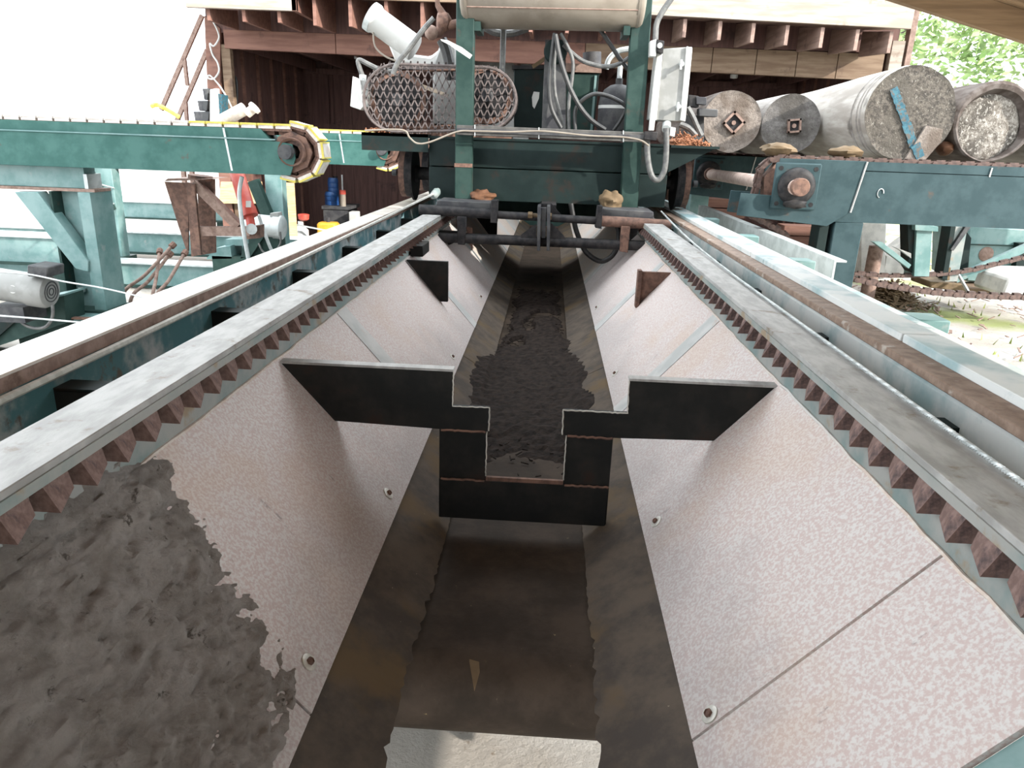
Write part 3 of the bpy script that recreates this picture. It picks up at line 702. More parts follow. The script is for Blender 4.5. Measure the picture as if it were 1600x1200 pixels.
MB().box(A(640, 200, 6.9).x, A(760, 200, 6.9).x, 6.9, 7.2, 1.79, 1.90).build('base', 'rust', gh)
MB().tube(crv(P([(583, 46), (586, 72), (602, 88), (624, 97)], 6.7)), .008, 6).build('pipe_lead', 'cream', gh)
# electric motor + belt drive under the mesh guard
mt = thing('belt_drive', 'dark belt sheaves of the drive inside the wire mesh guard', 'machine', A(700, 200, 6.5))
for (cx, cy, r_) in ((622, 158, .235), (760, 150, .22)):
    c = A(cx, cy, 6.45)
    hub = MB().lathe(c, (0, 1, 0), [(0, r_), (.03, r_ + .006), (.06, r_ - .012), (.09, r_ + .006), (.12, r_), (.12, .05), (0.0, .05)], 32).build('sheave', 'black', mt)
    MB().lathe(c + V((0, -.012, 0)), (0, 1, 0), [(0, r_ - .04), (.012, r_), (.02, r_), (.02, r_ - .04)], 32, True).build('sheave_rim', 'rust', hub)
    MB().lathe(c + V((0, -.03, 0)), (0, 1, 0), [(0, .045), (.03, .07), (.06, .07)], 16).build('sheave_hub', 'grey_dark', hub)
    for k in range(5):
        an = k * 2 * math.pi / 5 + .3; MB().bar(c + V((0, -.004, 0)), c + V((math.cos(an) * (r_ - .02), -.004, math.sin(an) * (r_ - .02))), .05, .02, (0, 1, 0)).build('spoke', 'black', hub)
a, b = A(622, 158, 6.5), A(760, 150, 6.5)
for s in (1, -1): MB().bar(a + V((0, 0, s * .225)), b + V((0, 0, s * .21)), .1, .012).build('drive_belt', 'rust', mt)
MB().bar(A(625, 121, 6.55), A(700, 150, 6.55), .03, .03).build('guard_stay', 'cream', mt)
MB().box(A(600, 200, 6.5).x, A(800, 200, 6.5).x, 6.42, 6.7, 1.79, 1.815).build('drive_base', 'rust', mt)
# wire mesh guard
gd = thing('mesh_guard', 'rusty expanded metal guard with rounded ends in front of the belt drive', 'guard', A(690, 205, 6.32))
YG = 6.30
out = []
cl_, cr_ = (621, 153), (757, 154); rl, rr_ = 53, 49
def gp(t_):     # outline point in pixels
    pass
for k in range(25):
    an = math.pi / 2 + math.pi * k / 24; out.append((cl_[0] + rl * math.cos(an), cl_[1] - rl * math.sin(an)))
for k in range(25):
    an = -math.pi / 2 + math.pi * k / 24; out.append((cr_[0] + rr_ * math.cos(an), cr_[1] - rr_ * math.sin(an)))
o3 = P(out, YG); o3.append(o3[0])
MB().tube(o3, .011, 6).build('guard_rim', 'mesh_steel', gd)
band = MB()
for i in range(len(o3) - 1):
    band.add([o3[i], o3[i + 1], o3[i + 1] + V((0, .36, 0)), o3[i] + V((0, .36, 0))], [(0, 1, 2, 3)])
bb = MB()
for i in range(len(o3) - 1):
    if i % 2 == 0: bb.bar(o3[i] + V((0, .003, 0)), o3[i] + V((0, .36, 0)), .006, .006)
for yy in (.12, .24, .36): bb.tube([p + V((0, yy, 0)) for p in o3], .006, 4)
bb.build('guard_band', 'mesh_steel', gd)
cx_l, cz_l = A(*cl_, YG).x, A(*cl_, YG).z; cx_r, cz_r = A(*cr_, YG).x, A(*cr_, YG).z
RL, RR = .285, .26
def inside(x, z):
    if x < cx_l: return (x - cx_l) ** 2 + (z - cz_l) ** 2 < RL * RL
    if x > cx_r: return (x - cx_r) ** 2 + (z - cz_r) ** 2 < RR * RR
    u = (x - cx_l) / (cx_r - cx_l); cz = cz_l + (cz_r - cz_l) * u; r_ = RL + (RR - RL) * u; return abs(z - cz) < r_
me_ = MB(); pw, ph = .057, .112
z0 = cz_l - .4; x0 = cx_l - .4
for s in (1, -1):
    for k in range(-18, 54):
        # zig-zag strand made of straight diagonals, clipped to the guard outline
        xs = x0 + k * pw; seg = None; N_ = 200
        for i in range(N_ + 1):
            z = z0 + .85 * i / N_; x = xs + s * (z - z0) * pw / ph
            if inside(x, z):
                if seg is None: seg = [V((x, YG, z)), None]
                seg[1] = V((x, YG, z))
            elif seg is not None:
                if seg[1] and (seg[1] - seg[0]).length > .02: me_.bar(seg[0], seg[1], .0095, .006, (0, 1, 0))
                seg = None
        if seg and (seg[1] - seg[0]).length > .02: me_.bar(seg[0], seg[1], .0095, .006, (0, 1, 0))
tag(me_.build('expanded_mesh', 'mesh_steel', gd, smooth=0), kind='stuff')
# limit switch box and grey flexible conduits on the left
sw = thing('junction_box', 'pale grey junction box hanging at the left end of the mesh guard', 'box', A(560, 170, 6.4))
MB().prism(P([(551, 119), (562, 124), (570, 165), (563, 172), (547, 166)], 6.36), (0, .12, 0)).build('box_cover', 'white', sw, .004)
MB().prism(P([(560, 124), (576, 126), (576, 168), (566, 168)], 6.38), (0, .12, 0)).build('box_body', 'grey', sw, .004)
MB().cyl(A(567, 117, 6.44), A(567, 126, 6.44), .03, 10).build('conduit_nut', 'galv', sw)
tag(ptube([(567, 120), (560, 100), (562, 94), (575, 100), (592, 108), (612, 112)], 6.44, .020).build('flexible_conduit', 'hose_grey'), 'grey flexible conduit looping from the junction box to the mesh guard', 'conduit')
tag(ptube([(678, 28), (660, 48), (640, 75), (622, 97), (614, 116)], 6.24, .020).build('flexible_conduit', 'hose_grey'), 'grey flexible conduit slanting down from the rusty valve to the mesh guard', 'conduit')
tag(ptube([(690, 62), (697, 78), (702, 100), (704, 125)], 6.6, .045).build('suction_hose', 'hose'), 'thick black hose dropping from the rusty valve into the mesh guard', 'hose')
tag(ptube([(787, 42), (786, 70), (785, 102), (783, 128)], 6.5, .024).build('flexible_conduit', 'hose_grey'), 'grey conduit hanging straight down from the left half of the cream drum', 'conduit')
tag(ptube([(756, 42), (775, 51), (800, 52), (824, 44)], 6.75, .03).build('return_hose', 'hose_grey'), 'pale grey hose sagging under the cream drum', 'hose')

# hydraulic reservoir
rv = thing('hydraulic_reservoir', 'dark green hydraulic oil reservoir behind the hanging hoses', 'tank', A(868, 200, 6.8))
MB().prism(P([(803, 108), (852, 108), (852, 206), (803, 206)], 6.75), (0, .5, 0)).build('tank_body', 'green_dark', rv, .004)
MB().prism(P([(800, 102), (855, 102), (855, 108), (800, 108)], 6.73), (0, .55, 0)).build('tank_lid', 'black', rv)
MB().prism(P([(886, 115), (936, 115), (928, 206), (886, 206)], 6.7), (0, .5, 0)).build('tank_body', 'green', rv, .004)
MB().prism(P([(880, 98), (940, 102), (940, 114), (880, 112)], 6.68), (0, .5, 0)).build('tank_lid', 'rust_light', rv)
MB().cyl(A(925, 104, 6.9), A(925, 82, 6.9), .08, 14).build('filler_cap', 'grey_dark', rv)
MB().prism(P([(834, 143), (843, 144), (842, 154), (835, 170), (832, 166), (831, 152)], 6.745), (0, .003, 0)).build('paint_drip', 'white', rv)
MB().bar(A(931, 118, 6.69), A(924, 204, 6.69), .02, .02, (1, 0, 0)).build('corner_trim', 'green_light', rv)
gc = thing('gas_cylinder', 'grey domed accumulator bottle between the reservoir and the right post', 'tank', A(962, 206, 6.6))
c = A(962, 200, 6.6)
MB().lathe((c.x, c.y, 1.80), (0, 0, 1), [(0, .15), (.02, .16), (.30, .16), (.36, .15), (.41, .12), (.445, .07), (.455, .03), (.50, .03), (.50, .0)], 26).build('bottle', 'grey_dark', gc)
MB().cyl((c.x, c.y, 2.24), (c.x, c.y, 2.42), .022, 10).build('valve_pipe', 'galv', gc)
MB().lathe((c.x, c.y, 2.06), (0, 0, 1), [(0, .162), (.025, .162), (.025, .155), (0, .155)], 26, True).build('strap', 'white', gc)
tag(MB().bar(A(872, 78, 6.6), A(832, 105, 6.6), .03, .03).build('brace_bar', 'tanwood'), 'tan coloured lever leaning on the reservoir lid', 'lever')

# hoses hanging under the drum
HG = 'black hydraulic hoses under the cream drum'
def hose(pts, Y, r, lab, mat='hose', grp=HG):
    return tag(ptube(pts, Y, r).build('hydraulic_hose', mat), lab, 'hose', grp)
hose([(867, 52), (862, 90), (858, 131), (862, 169), (877, 200)], 6.26, .017, 'outermost left black hose of the loop hanging from the sheave under the drum')
hose([(868, 54), (875, 90), (888, 131), (905, 165), (924, 188), (946, 203)], 6.22, .019, 'long black hose curving from the sheave down to the right along the tray')
hose([(876, 52), (894, 90), (894, 122), (889, 159), (889, 202)], 6.30, .014, 'grey hose hanging nearly straight in front of the green tank', 'hose_grey')
hose([(880, 70), (905, 92), (927, 101), (950, 104), (969, 99), (986, 88)], 6.34, .017, 'pale hose sagging from the sheave across to the right post', 'hose_grey')
hose([(936, 44), (956, 73), (970, 94), (986, 114)], 6.34, .017, 'black hose slanting from the drum to the right post')
hose([(899, 203), (899, 172), (911, 156), (929, 147), (950, 150), (969, 159), (980, 168)], 6.27, .016, 'black hose arching in front of the grey accumulator bottle')
hose([(980, 168), (969, 189), (958, 204)], 6.34, .016, 'short black hose end below the arch beside the right post')
hose([(982, 42), (987, 60), (990, 84)], 6.4, .016, 'short hose peeping out between the drum and the right post')
hose([(870, 60), (866, 100), (868, 150), (882, 200)], 6.32, .014, 'inner grey hose of the loop hanging from the sheave', 'hose_grey')
tag(ptube([(947, 108), (952, 92), (966, 80), (986, 76)], 6.7, .022).build('clear_tube', 'galv'), 'crumpled clear tube above the grey accumulator bottle', 'tube')
tag(ptube([(1052, -6), (1036, 17), (1026, 37), (1024, 62)], 6.15, .022).build('flexible_conduit', 'hose_grey'), 'grey flexible conduit rising from the electrical box beyond the top of the right post', 'conduit')
tag(ptube([(1041, 200), (1041, 237), (1038, 266), (1028, 281), (1018, 274), (1012, 247), (1011, 218)], 6.1, .024, 8, 10).build('flexible_conduit', 'hose_grey'), 'grey flexible conduit hanging in a U below the electrical box', 'conduit')
tag(ptube([(892, 318), (896, 341), (902, 365), (915, 393), (937, 408), (954, 402), (964, 387), (967, 369), (964, 350)], 6.05, .021, 8, 10).build('hydraulic_hose', 'hose'), 'black hose hanging in a loop below the front of the carriage', 'hose')
tag(ptube([(570, 204), (628, 203), (640, 215), (652, 224), (672, 222), (714, 206), (742, 205), (800, 206), (850, 205), (920, 212), (970, 214), (1000, 219), (1014, 228)], 6.02, .007, 6, 6).build('signal_wire', 'cream'), 'thin yellowish wire sagging across the front of the carriage', 'wire')

# electrical box on the right post
eb = thing('electrical_box', 'grey electrical enclosure with two latches beside the right post', 'box', A(1046, 190, 6.15))
MB().prism(P([(1036, 76), (1082, 73), (1070, 190), (1024, 188)], 6.18), (0, .22, 0)).build('cabinet', 'grey', eb, .006)
MB().prism(P([(1073, 72), (1082, 75), (1071, 190), (1063, 188)], 6.155), (0, .03, 0)).build('door_edge', 'white', eb, .004)
MB().prism(P([(1027, 78), (1036, 76), (1026, 188), (1015, 186)], 6.15), (0, .2, 0)).build('side_rail', 'white', eb, .004)
for q in ((1064, 101), (1059, 167)):
    lt = MB().cyl(A(*q, 6.18), A(*q, 6.18) + V((0, -.06, 0)), .018, 10).build('latch', 'galv', eb)
    MB().box(A(*q, 6.12).x - .008, A(*q, 6.12).x + .008, 6.105, 6.12, A(*q, 6.12).z - .035, A(*q, 6.12).z + .035).build('latch_lever', 'galv', lt)
MB().cyl(A(1042, 190, 6.25), A(1041, 202, 6.12), .035, 12).build('conduit_hub', 'galv', eb)
ls = thing('limit_switch', 'small silver and black limit switch on top of the electrical box', 'switch', A(1027, 86, 6.1))
MB().prism(P([(1016, 64), (1026, 61), (1025, 88), (1015, 88)], 6.08), (0, .09, 0)).build('switch_body', 'white', ls, .004)
MB().prism(P([(1026, 62), (1038, 64), (1036, 84), (1026, 80)], 6.07), (0, .10, 0)).build('switch_head', 'black', ls, .004)
MB().cyl(A(1031, 71, 6.07), A(1031, 71, 6.04), .02, 12).build('switch_dial', 'white', ls)
cn = thing('terminal_clamp', 'small clamp with wires at the right end of the cable tray', 'clamp', A(1018, 216, 6.1))
MB().prism(P([(1008, 205), (1028, 206), (1026, 220), (1006, 218)], 6.04), (0, .06, 0)).build('clamp_body', 'black', cn, .004)
MB().prism(P([(1016, 184), (1024, 184), (1022, 204), (1014, 204)], 6.06), (0, .05, 0)).build('clamp_block', 'white', cn, .003)
MB().prism(P([(1048, 198), (1056, 200), (1054, 214), (1046, 212)], 6.1), (0, .04, 0)).build('clamp_block', 'white', cn, .003)
# hydraulic valve blocks and fittings
vb = thing('valve_block', 'black solenoid valve block in front of the left log end', 'valve', A(1095, 180, 6.7))
MB().prism(P([(1076, 148), (1092, 150), (1092, 168), (1076, 166)], 6.66), (0, .12, 0)).build('valve_body', 'black', vb, .004)
MB().prism(P([(1088, 151), (1104, 152), (1104, 164), (1088, 163)], 6.64), (0, .1, 0)).build('solenoid', 'grey_dark', vb, .004)
MB().prism(P([(1092, 169), (1122, 171), (1121, 183), (1092, 182)], 6.64), (0, .1, 0)).build('solenoid', 'grey_dark', vb, .006)
MB().prism(P([(1074, 180), (1100, 181), (1100, 228), (1074, 228)], 6.75), (0, .12, 0)).build('valve_base', 'grey_dark', vb)
for pts in ([(1074, 168), (1082, 182), (1090, 200), (1096, 212)], [(1062, 194), (1076, 200), (1088, 212)]):
    MB().tube(crv(P(pts, 6.6)), .024, 8).build('elbow_fitting', 'hose_grey', vb)
sd_ = MB(); random.seed(5)
for i in range(260):
    c = A(1075, 229, 6.45) + V((random.gauss(0, .10), random.uniform(-.1, .2), 0)); c.z = 1.79 + abs(random.gauss(0, .045)) * max(0, 1 - abs(c.x - 1.08) * 3)
    if not 1.0 < c.x < 1.33: continue
    a = random.uniform(0, 6.28); d = V((math.cos(a), math.sin(a), random.uniform(-1, 1))).normalized()
    sd_.tube([c - d * .02, c + V((0, 0, .008)), c + d * .02], .005, 4)
sd_.blob(V((1.1, 6.5, 1.785)), (.17, .15, .06), .3, 4)
tag(sd_.build('sawdust_pile', 'sawdust', smooth=0), 'orange sawdust curls heaped on the right side deck of the carriage', 'sawdust', kind='stuff')
sd_ = MB()
for i in range(200):
    c = V((-1.45 + random.gauss(0, .09), 6.35 + random.uniform(-.05, .3), 1.803 + random.random() * .03)); a = random.uniform(0, 6.28); d = V((math.cos(a), math.sin(a), random.uniform(-.4, .4)))
    if c.x < -1.56: continue
    sd_.tube([c - d * .02, c + V((0, 0, .006)), c + d * .02], .006, 4)
tag(sd_.build('sawdust_pile', 'sawdust', smooth=0), 'orange wood chips scattered on the left side deck of the carriage', 'sawdust', kind='stuff')

# ------------------------------------------------------------------ outfeed chain arms (left)
def link_block():
    m = MB(); m.box(-.062, .062, 0, .11, 0, .018); return m
def arm_left(Y, nose, label, top0, top1, bot0, bot1, xfar, sc=1.0, wd=.26):
    "beam with chain: pixel rows of the top and bottom edges are turned into heights; the beam runs towards -X"
    x1 = A(*nose, Y).x; zt = 1.80; zb = 1.455
    a = thing('chain_arm', label, 'conveyor', ((x1 + xfar) / 2, Y + wd / 2, 0), 'chain conveyor arms left of the trough')
    MB().prism([V((xfar, Y, zb)), V((x1 - .08, Y, zb)), V((x1 - .03, Y, zb + .13)), V((x1 - .05, Y, zb + .235)), V((x1 - .17, Y, zb + .25)), V((xfar, Y, zb + .262))], (0, .012, 0)).build('side_plate', 'green_glare', a)
    MB().prism([V((xfar, Y + wd, zb)), V((x1 - .08, Y + wd, zb)), V((x1, Y + wd, zb + .13)), V((x1 - .03, Y + wd, zb + .245)), V((xfar, Y + wd, zb + .262))], (0, .012, 0)).build('side_plate', 'green_glare', a)
    MB().prism([V((xfar, Y + .02, zb + .262)), V((x1 - .22, Y + .02, zb + .25)), V((x1 - .30, Y + .02, zt - .005)), V((xfar, Y + .02, zt - .005))], (0, wd - .03, 0)).build('chain_guide', 'green_glare', a)
    MB().box(xfar, x1 - .12, Y + .012, Y + wd, zb + .0, zb + .02).build('bottom_plate', 'green_glare', a)
    MB().box(xfar, x1 - .18, Y - .008, Y + .006, zb + .258, zb + .268).build('guide_ledge', 'green_light', a)
    MB().prism([V((x1 - .55, Y - .001, zb + .02)), V((x1 - .535, Y - .001, zb + .02)), V((x1 - .575, Y - .001, zt - .01)), V((x1 - .59, Y - .001, zt - .01))], (0, .003, 0)).build('paint_run', 'galv', a)
    # sprocket, shaft
    cx, cz = x1 - .06, zb + .175
    sp = MB().lathe((cx, Y + .03, cz), (0, 1, 0), [(0, .155), (0, .06), (.2, .06), (.2, .155)], 8, True).build('sprocket', 'rust', a)
    MB().lathe((cx, Y - .01, cz), (0, 1, 0), [(0, .105), (.03, .11), (.04, .09), (.02, .085)], 20, True).build('bearing_ring', 'rust', sp)
    MB().cyl((cx - .03, Y - .07, cz), (cx - .03, Y + wd + .06, cz), .055, 14).build('shaft', 'grey_dark', a)
    # chain: links along the top and around the nose
    pts = []; pitch = .135; x = xfar
    R_ = .22
    while x < cx - .02: pts.append((x, zt + .012, 0)); x += pitch
    n_ = 5
    for k in range(n_ + 1):
        an = math.pi / 2 - (k + .35) * math.radians(36); pts.append((cx + R_ * math.cos(an), cz + (R_ - .02) * math.sin(an), an - math.pi / 2))
    base = wloc(a)
    lk = MB(); lk.box(-.066, .066, .002, wd - .06, -.032, -.012); lk.box(-.05, .05, .04, wd - .10, -.06, -.03)
    pd = MB(); pd.box(-.058, .058, -.004, wd - .066, -.014, .022)
    ed = MB(); ed.box(-.060, .060, -.007, .006, .010, .0245); ed.box(-.062, -.052, -.006, wd - .066, .004, .024); ed.box(.052, .062, -.006, wd - .066, .004, .024)
    def mk(m, mat, nm):
        me = bpy.data.meshes.new(nm); me.from_pydata(m.v, [], m.f); me.materials.append(MT[mat]); return me
    lme, pme, eme, eme2 = mk(lk, 'rust', 'chain_link'), mk(pd, 'pad', 'link_pad'), mk(ed, 'yellow', 'link_edge'), mk(ed, 'pad', 'link_edge')
    for i, (x, z, ro) in enumerate(pts):
        o = bpy.data.objects.new('chain_link', lme); COL.objects.link(o); o.parent = a
        o.location = V((x, Y + .03, z)) - base; o.rotation_euler = (0, -ro, 0)
        q = bpy.data.objects.new('link_pad', pme); COL.objects.link(q); q.parent = o
        q = bpy.data.objects.new('link_edge', eme if i > len(pts) - 13 else eme2); COL.objects.link(q); q.parent = o
        if i > len(pts) - 13: q['label'] = 'yellow edge of the pad'
    return a
al = arm_left(5.8, (467, 237), 'nearest green chain conveyor arm at the left with yellow-edged links around its nose', 0, 0, 0, 0, -6.4)
al2 = arm_left(8.6, (610, 240), 'second green chain conveyor arm behind the nearest one, its nose beside the carriage wheel', 0, 0, 0, 0, -6.8)
al3 = arm_left(10.75, (662, 240), 'farthest green chain conveyor arm, just showing behind the carriage wheel at left', 0, 0, 0, 0, -4.0)
# header, leg and brace under the nearest arm
lg = thing('support_frame', 'big green welded support post with diagonal brace under the nearest chain arm', 'frame', (-3.8, 5.95, 0))
x1 = A(133, 280, 5.9).x
MB().box(x1 - 1.6, x1, 5.9, 6.05, 1.285, 1.452).build('header_beam', 'green_light', lg, .004)
MB().box(x1 - 1.6, x1 + .09, 5.86, 6.09, 1.262, 1.285).build('header_flange', 'rust_light', lg)
MB().box(x1 + .0, x1 + .03, 5.88, 6.07, 1.285, 1.40).build('stop_lug', 'galv', lg)
px0, px1 = A(95, 300, 5.92).x, A(154, 300, 5.92).x
MB().box(px1 - .10, px1, 5.80, 6.10, .30, 1.262).build('post_flange', 'green_light', lg)
MB().box(px0, px1 - .10, 5.93, 5.97, .30, 1.262).build('post_web', 'green_light', lg)
MB().box(px0 - .02, px0, 5.80, 6.10, .30, 1.262).build('post_flange', 'green', lg)
MB().prism(P([(22, 300), (58, 300), (138, 408), (138, 425), (118, 420)], 5.78), (0, .12, 0)).build('diagonal_brace', 'green_light', lg, .004)
MB().box(px0 - .06, px1 + .06, 5.75, 6.12, .285, .303).build('base_plate', 'green', lg)
MB().cyl(A(128, 455, 5.9), A(128, 450, 5.9), .03, 10).build('anchor_bolt', 'galv', lg)
sl = thing('sill_beam', 'green steel sill beam on the ground under the left support post', 'beam', (-3.0, 5.7, 0))
MB().box(-4.3, -1.55, 5.55, 6.15, .265, .285).build('top_flange', 'green_light', sl)
MB().box(-4.3, -1.55, 5.55, 5.57, -.02, .265).build('web', 'green', sl)
MB().box(-4.3, -1.55, 6.13, 6.15, -.02, .265).build('web', 'green', sl)
MB().box(-4.1, -1.6, 5.52, 5.57, .283, .297).build('cable_strip', 'rust', sl)
s2 = thing('sill_beam', 'green steel beam carrying the grey motor at the left edge', 'beam', (-4.4, 5.0, 0))
MB().prism([A(-60, 495, 5.45), A(100, 462, 5.45), A(103, 505, 5.45), A(-60, 560, 5.45)], (0, .25, 0)).build('web', 'green', s2)
MB().prism([A(-60, 492, 5.44), A(100, 459, 5.44), A(100, 462, 5.44), A(-60, 495, 5.44)], (0, .28, 0)).build('top_flange', 'green_light', s2)
MB().prism([A(-30, 505, 5.42), A(30, 497, 5.42), A(-30, 550, 5.42)], (0, .02, 0)).build('gusset', 'green_dark', s2)
# gear motor at the left edge
gm = thing('electric_motor', 'grey electric motor with a round fan cover at the left edge, beside the green post', 'motor', A(35, 480, 5.25))
ca, cb = A(-28, 440, 5.25), A(68, 454, 5.25); ax = cb - ca; L = ax.length
MB().lathe(ca, ax, [(-.05, .06), (-.02, .11), (0, .122), (L * .8, .122), (L * .8, .130)], 28).build('motor_body', 'grey', gm)
fc = MB().lathe(ca, ax, [(L * .8, .132), (L + .02, .132), (L + .05, .118), (L + .06, .09), (L + .06, 0)], 28).build('fan_cover', 'grey', gm)
for r_ in (.03, .055, .08):
    MB().lathe(ca, ax, [(L + .059, r_), (L + .064, r_), (L + .064, r_ - .008), (L + .059, r_ - .008)], 24, True).build('vent_ring', 'grey_dark', fc)
MB().prism(P([(42, 414), (74, 418), (74, 434), (42, 432)], 5.13), (0, .2, 0)).build('terminal_box', 'grey_dark', gm, .008)
MB().lathe(A(20, 452, 5.135), (0, -1, .1), [(0, .03), (.004, .03), (.004, 0)], 20).build('name_plate', 'white', gm)
MB().box(A(0, 478, 5.25).x, A(50, 478, 5.25).x, 5.15, 5.4, A(0, 478, 5.25).z - .1, A(0, 478, 5.25).z + .02).build('motor_foot', 'grey_dark', gm)
tag(ptube([(82, 476), (82, 495), (72, 510), (55, 513), (38, 507), (30, 498)], 5.2, .012).build('power_cord', 'hose_grey'), 'grey power cord hanging in a loop below the left motor', 'cord')
tag(ptube([(-30, 424), (40, 428), (100, 440), (160, 450), (230, 466), (250, 470)], 5.05, .006).build('steel_wire', 'galv'), 'thin steel wire stretched across in front of the left motor', 'wire')
tag(ptube([(-30, 491), (60, 498), (140, 505)], 5.0, .007).build('steel_wire', 'galv'), 'thin steel wire stretched below the left motor', 'wire')
tag(MB().tube([A(143, 284, 6.0), A(160, 289, 7.2), A(178, 294, 8.70)], .010, 6).build('steel_wire', 'galv'), 'short pale wire above the notch of the left support post', 'wire')
tag(MB().tube([A(152, 325, 6.05), A(166, 321, 7.4), A(178, 318, 8.70)], .009, 6).build('steel_wire', 'galv'), 'short pale wire running back from the left support post', 'wire')

# long floor beams running away to the left
for lab, Y, x0, x1, z0, z1, dp in (('long green floor beam nearest behind the left support post', 8.3, -6.9, -1.6, -.02, .26, .25),
                                   ('long green floor beam in the middle behind the left support post', 10.2, -8.2, -1.7, .06, .36, .3),
                                   ('long green floor beam farthest back at the left, near the shed', 12.4, -8.8, -5.3, .30, .58, .25),
                                   ('green raised floor beam at the left edge behind the grey motor', 7.6, -7.2, -5.05, .32, .62, .3)):
    fb = thing('floor_beam', lab, 'beam', ((x0 + x1) / 2, Y, 0), 'green floor beams on the left')
    MB().box(x0, x1, Y, Y + .02, z0, z1).build('web', 'green_light', fb)
    MB().box(x0, x1, Y - .04, Y + dp, z1, z1 + .02).build('top_flange', 'galv', fb)
    MB().box(x0, x1, Y - .03, Y, z0, z0 + .03).build('bottom_flange', 'green', fb)
    for xx in (x0 + .3, x1 - .3): MB().box(xx - .1, xx + .1, Y + .03, Y + dp, -.05, z1).build('foot', 'green', fb)
# legs below the second arm
for lab, xa, xb, br_ in (('green leg with brace of the second chain arm, behind the left support post', (143, 262), (180, 332), 1), ('green leg with brace of the second chain arm, right of the red cylinder', (416, 282), (442, 372), -1)):
    l2 = thing('arm_leg', lab, 'leg', A((xa[0] + xb[0]) / 2, xb[1], 8.7), 'legs of the second chain arm')
    x0 = A(xa[0], 300, 8.7).x; x1 = A(xb[0], 300, 8.7).x
    MB().box(x0, x1, 8.68, 8.84, .26, 1.455).build('post', 'green_light', l2, .004)
    d0 = (132, 262) if br_ > 0 else (396, 282); d1 = (172, 330) if br_ > 0 else (420, 340)
    MB().bar(A(*d0, 8.62), A(*d1, 8.62), .1, .12, (1, 0, 0)).build('brace', 'green', l2)
    MB().box(x0 - .05, x1 + .05, 8.62, 8.9, -.03, .27).build('foot_block', 'green', l2)
sh = thing('crossbeam_block', 'faded green stepped bearing block behind the rusty kicker', 'block', A(370, 400, 7.6))
MB().prism(P([(352, 374), (390, 374), (392, 384), (352, 384)], 7.6), (0, .2, 0)).build('block', 'green_light', sh)
MB().prism(P([(336, 388), (360, 384), (362, 404), (322, 405)], 7.5), (0, .3, 0)).build('block', 'green_light', sh)
MB().prism(P([(380, 384), (412, 370), (392, 400), (376, 404)], 7.5), (0, .3, 0)).build('block', 'green', sh)
MB().box(A(352, 400, 7.6).x - .1, A(392, 400, 7.6).x + .1, 7.5, 7.85, -.03, A(370, 402, 7.6).z + .02).build('plinth', 'green', sh)

# rusty kicker bracket with red cylinder
kb = thing('log_kicker', 'rust-brown welded kicker bracket hanging under the nearest chain arm', 'bracket', A(320, 400, 6.3))
YK = 6.12
MB().prism(P([(257, 283), (318, 281), (334, 279), (262, 279)], YK), (0, .3, 0)).build('top_plate', 'rust_light', kb)
MB().prism(P([(257, 284), (294, 286), (294, 392), (290, 388)], YK + .03), (0, .02, 0)).build('web_plate', 'rust', kb)
MB().prism(P([(291, 285), (303, 287), (314, 398), (299, 401)], YK - .08), (0, .03, 0)).build('front_plate', 'rust', kb)
MB().prism(P([(308, 280), (334, 280), (336, 395), (312, 399)], YK + .10), (0, .03, 0)).build('rear_plate', 'rust', kb)
MB().bar(A(304, 286, YK), A(374, 354, YK), .07, .09, (0, 1, 0)).build('diagonal_strut', 'rust_light', kb)
MB().bar(A(308, 361, YK - .02), A(392, 361, YK - .02), .07, .075).build('bottom_strut', 'rust_light', kb)
MB().prism(P([(380, 356), (406, 352), (406, 372), (384, 374)], YK - .04), (0, .1, 0)).build('pivot_block', 'rust', kb)
MB().cyl(A(313, 274, YK + .1), A(313, 281, YK + .1), .10, 12).build('hanger', 'rust', kb)
rc = thing('hydraulic_cylinder', 'red hydraulic cylinder beside the rust-brown kicker', 'cylinder', A(392, 360, 6.1))
MB().cyl(A(368, 262, 6.35), A(389, 334, 6.1), .062, 16).build('barrel', 'red', rc)
MB().cyl(A(386, 326, 6.1), A(390, 338, 6.08), .072, 16).build('gland', 'red', rc)
MB().cyl(A(390, 338, 6.08), A(393, 356, 6.05), .035, 12).build('rod', 'red', rc)
MB().cyl(A(393, 358, 5.99), A(393, 358, 6.12), .045, 14).build('rod_eye', 'galv', rc)
MB().prism(P([(384, 314), (392, 314), (392, 324), (384, 324)], 6.03), (0, .002, 0)).build('sticker', 'white', rc)
tag(ptube([(378, 276), (374, 300), (376, 330), (381, 365), (389, 410)], 5.95, .018).build('hydraulic_hose', 'galv'), 'pale grey hose hanging down in front of the red cylinder', 'hose')
tag(ptube([(404, 336), (412, 360), (422, 386), (430, 402), (440, 440), (452, 520)], 6.6, .016).build('conduit_pipe', 'galv'), 'pale grey pipe slanting down in front of the small silver motor', 'pipe')
# second motor
m2 = thing('electric_motor', 'small silver electric motor behind the red cylinder', 'motor', A(420, 365, 7.6))
ca, cb = A(382, 350, 7.6), A(444, 356, 7.6); ax = cb - ca; L = ax.length
MB().lathe(ca, ax, [(0, .10), (.03, .115), (L * .75, .115), (L * .76, .125), (L - .02, .125), (L, .10)], 24).build('motor_body', 'galv', m2)
MB().prism(P([(422, 333), (434, 332), (436, 342), (421, 342)], 7.55), (0, .12, 0)).build('terminal_box', 'grey', m2, .004)
MB().box(ca.x + .05, cb.x - .05, 7.55, 7.75, .26, ca.z - .08).build('motor_foot', 'green', m2)
tag(ptube([(438, 362), (438, 380), (428, 394), (412, 394), (404, 380)], 7.5, .010).build('power_cord', 'hose_grey'), 'grey cord looping below the small silver motor', 'cord')
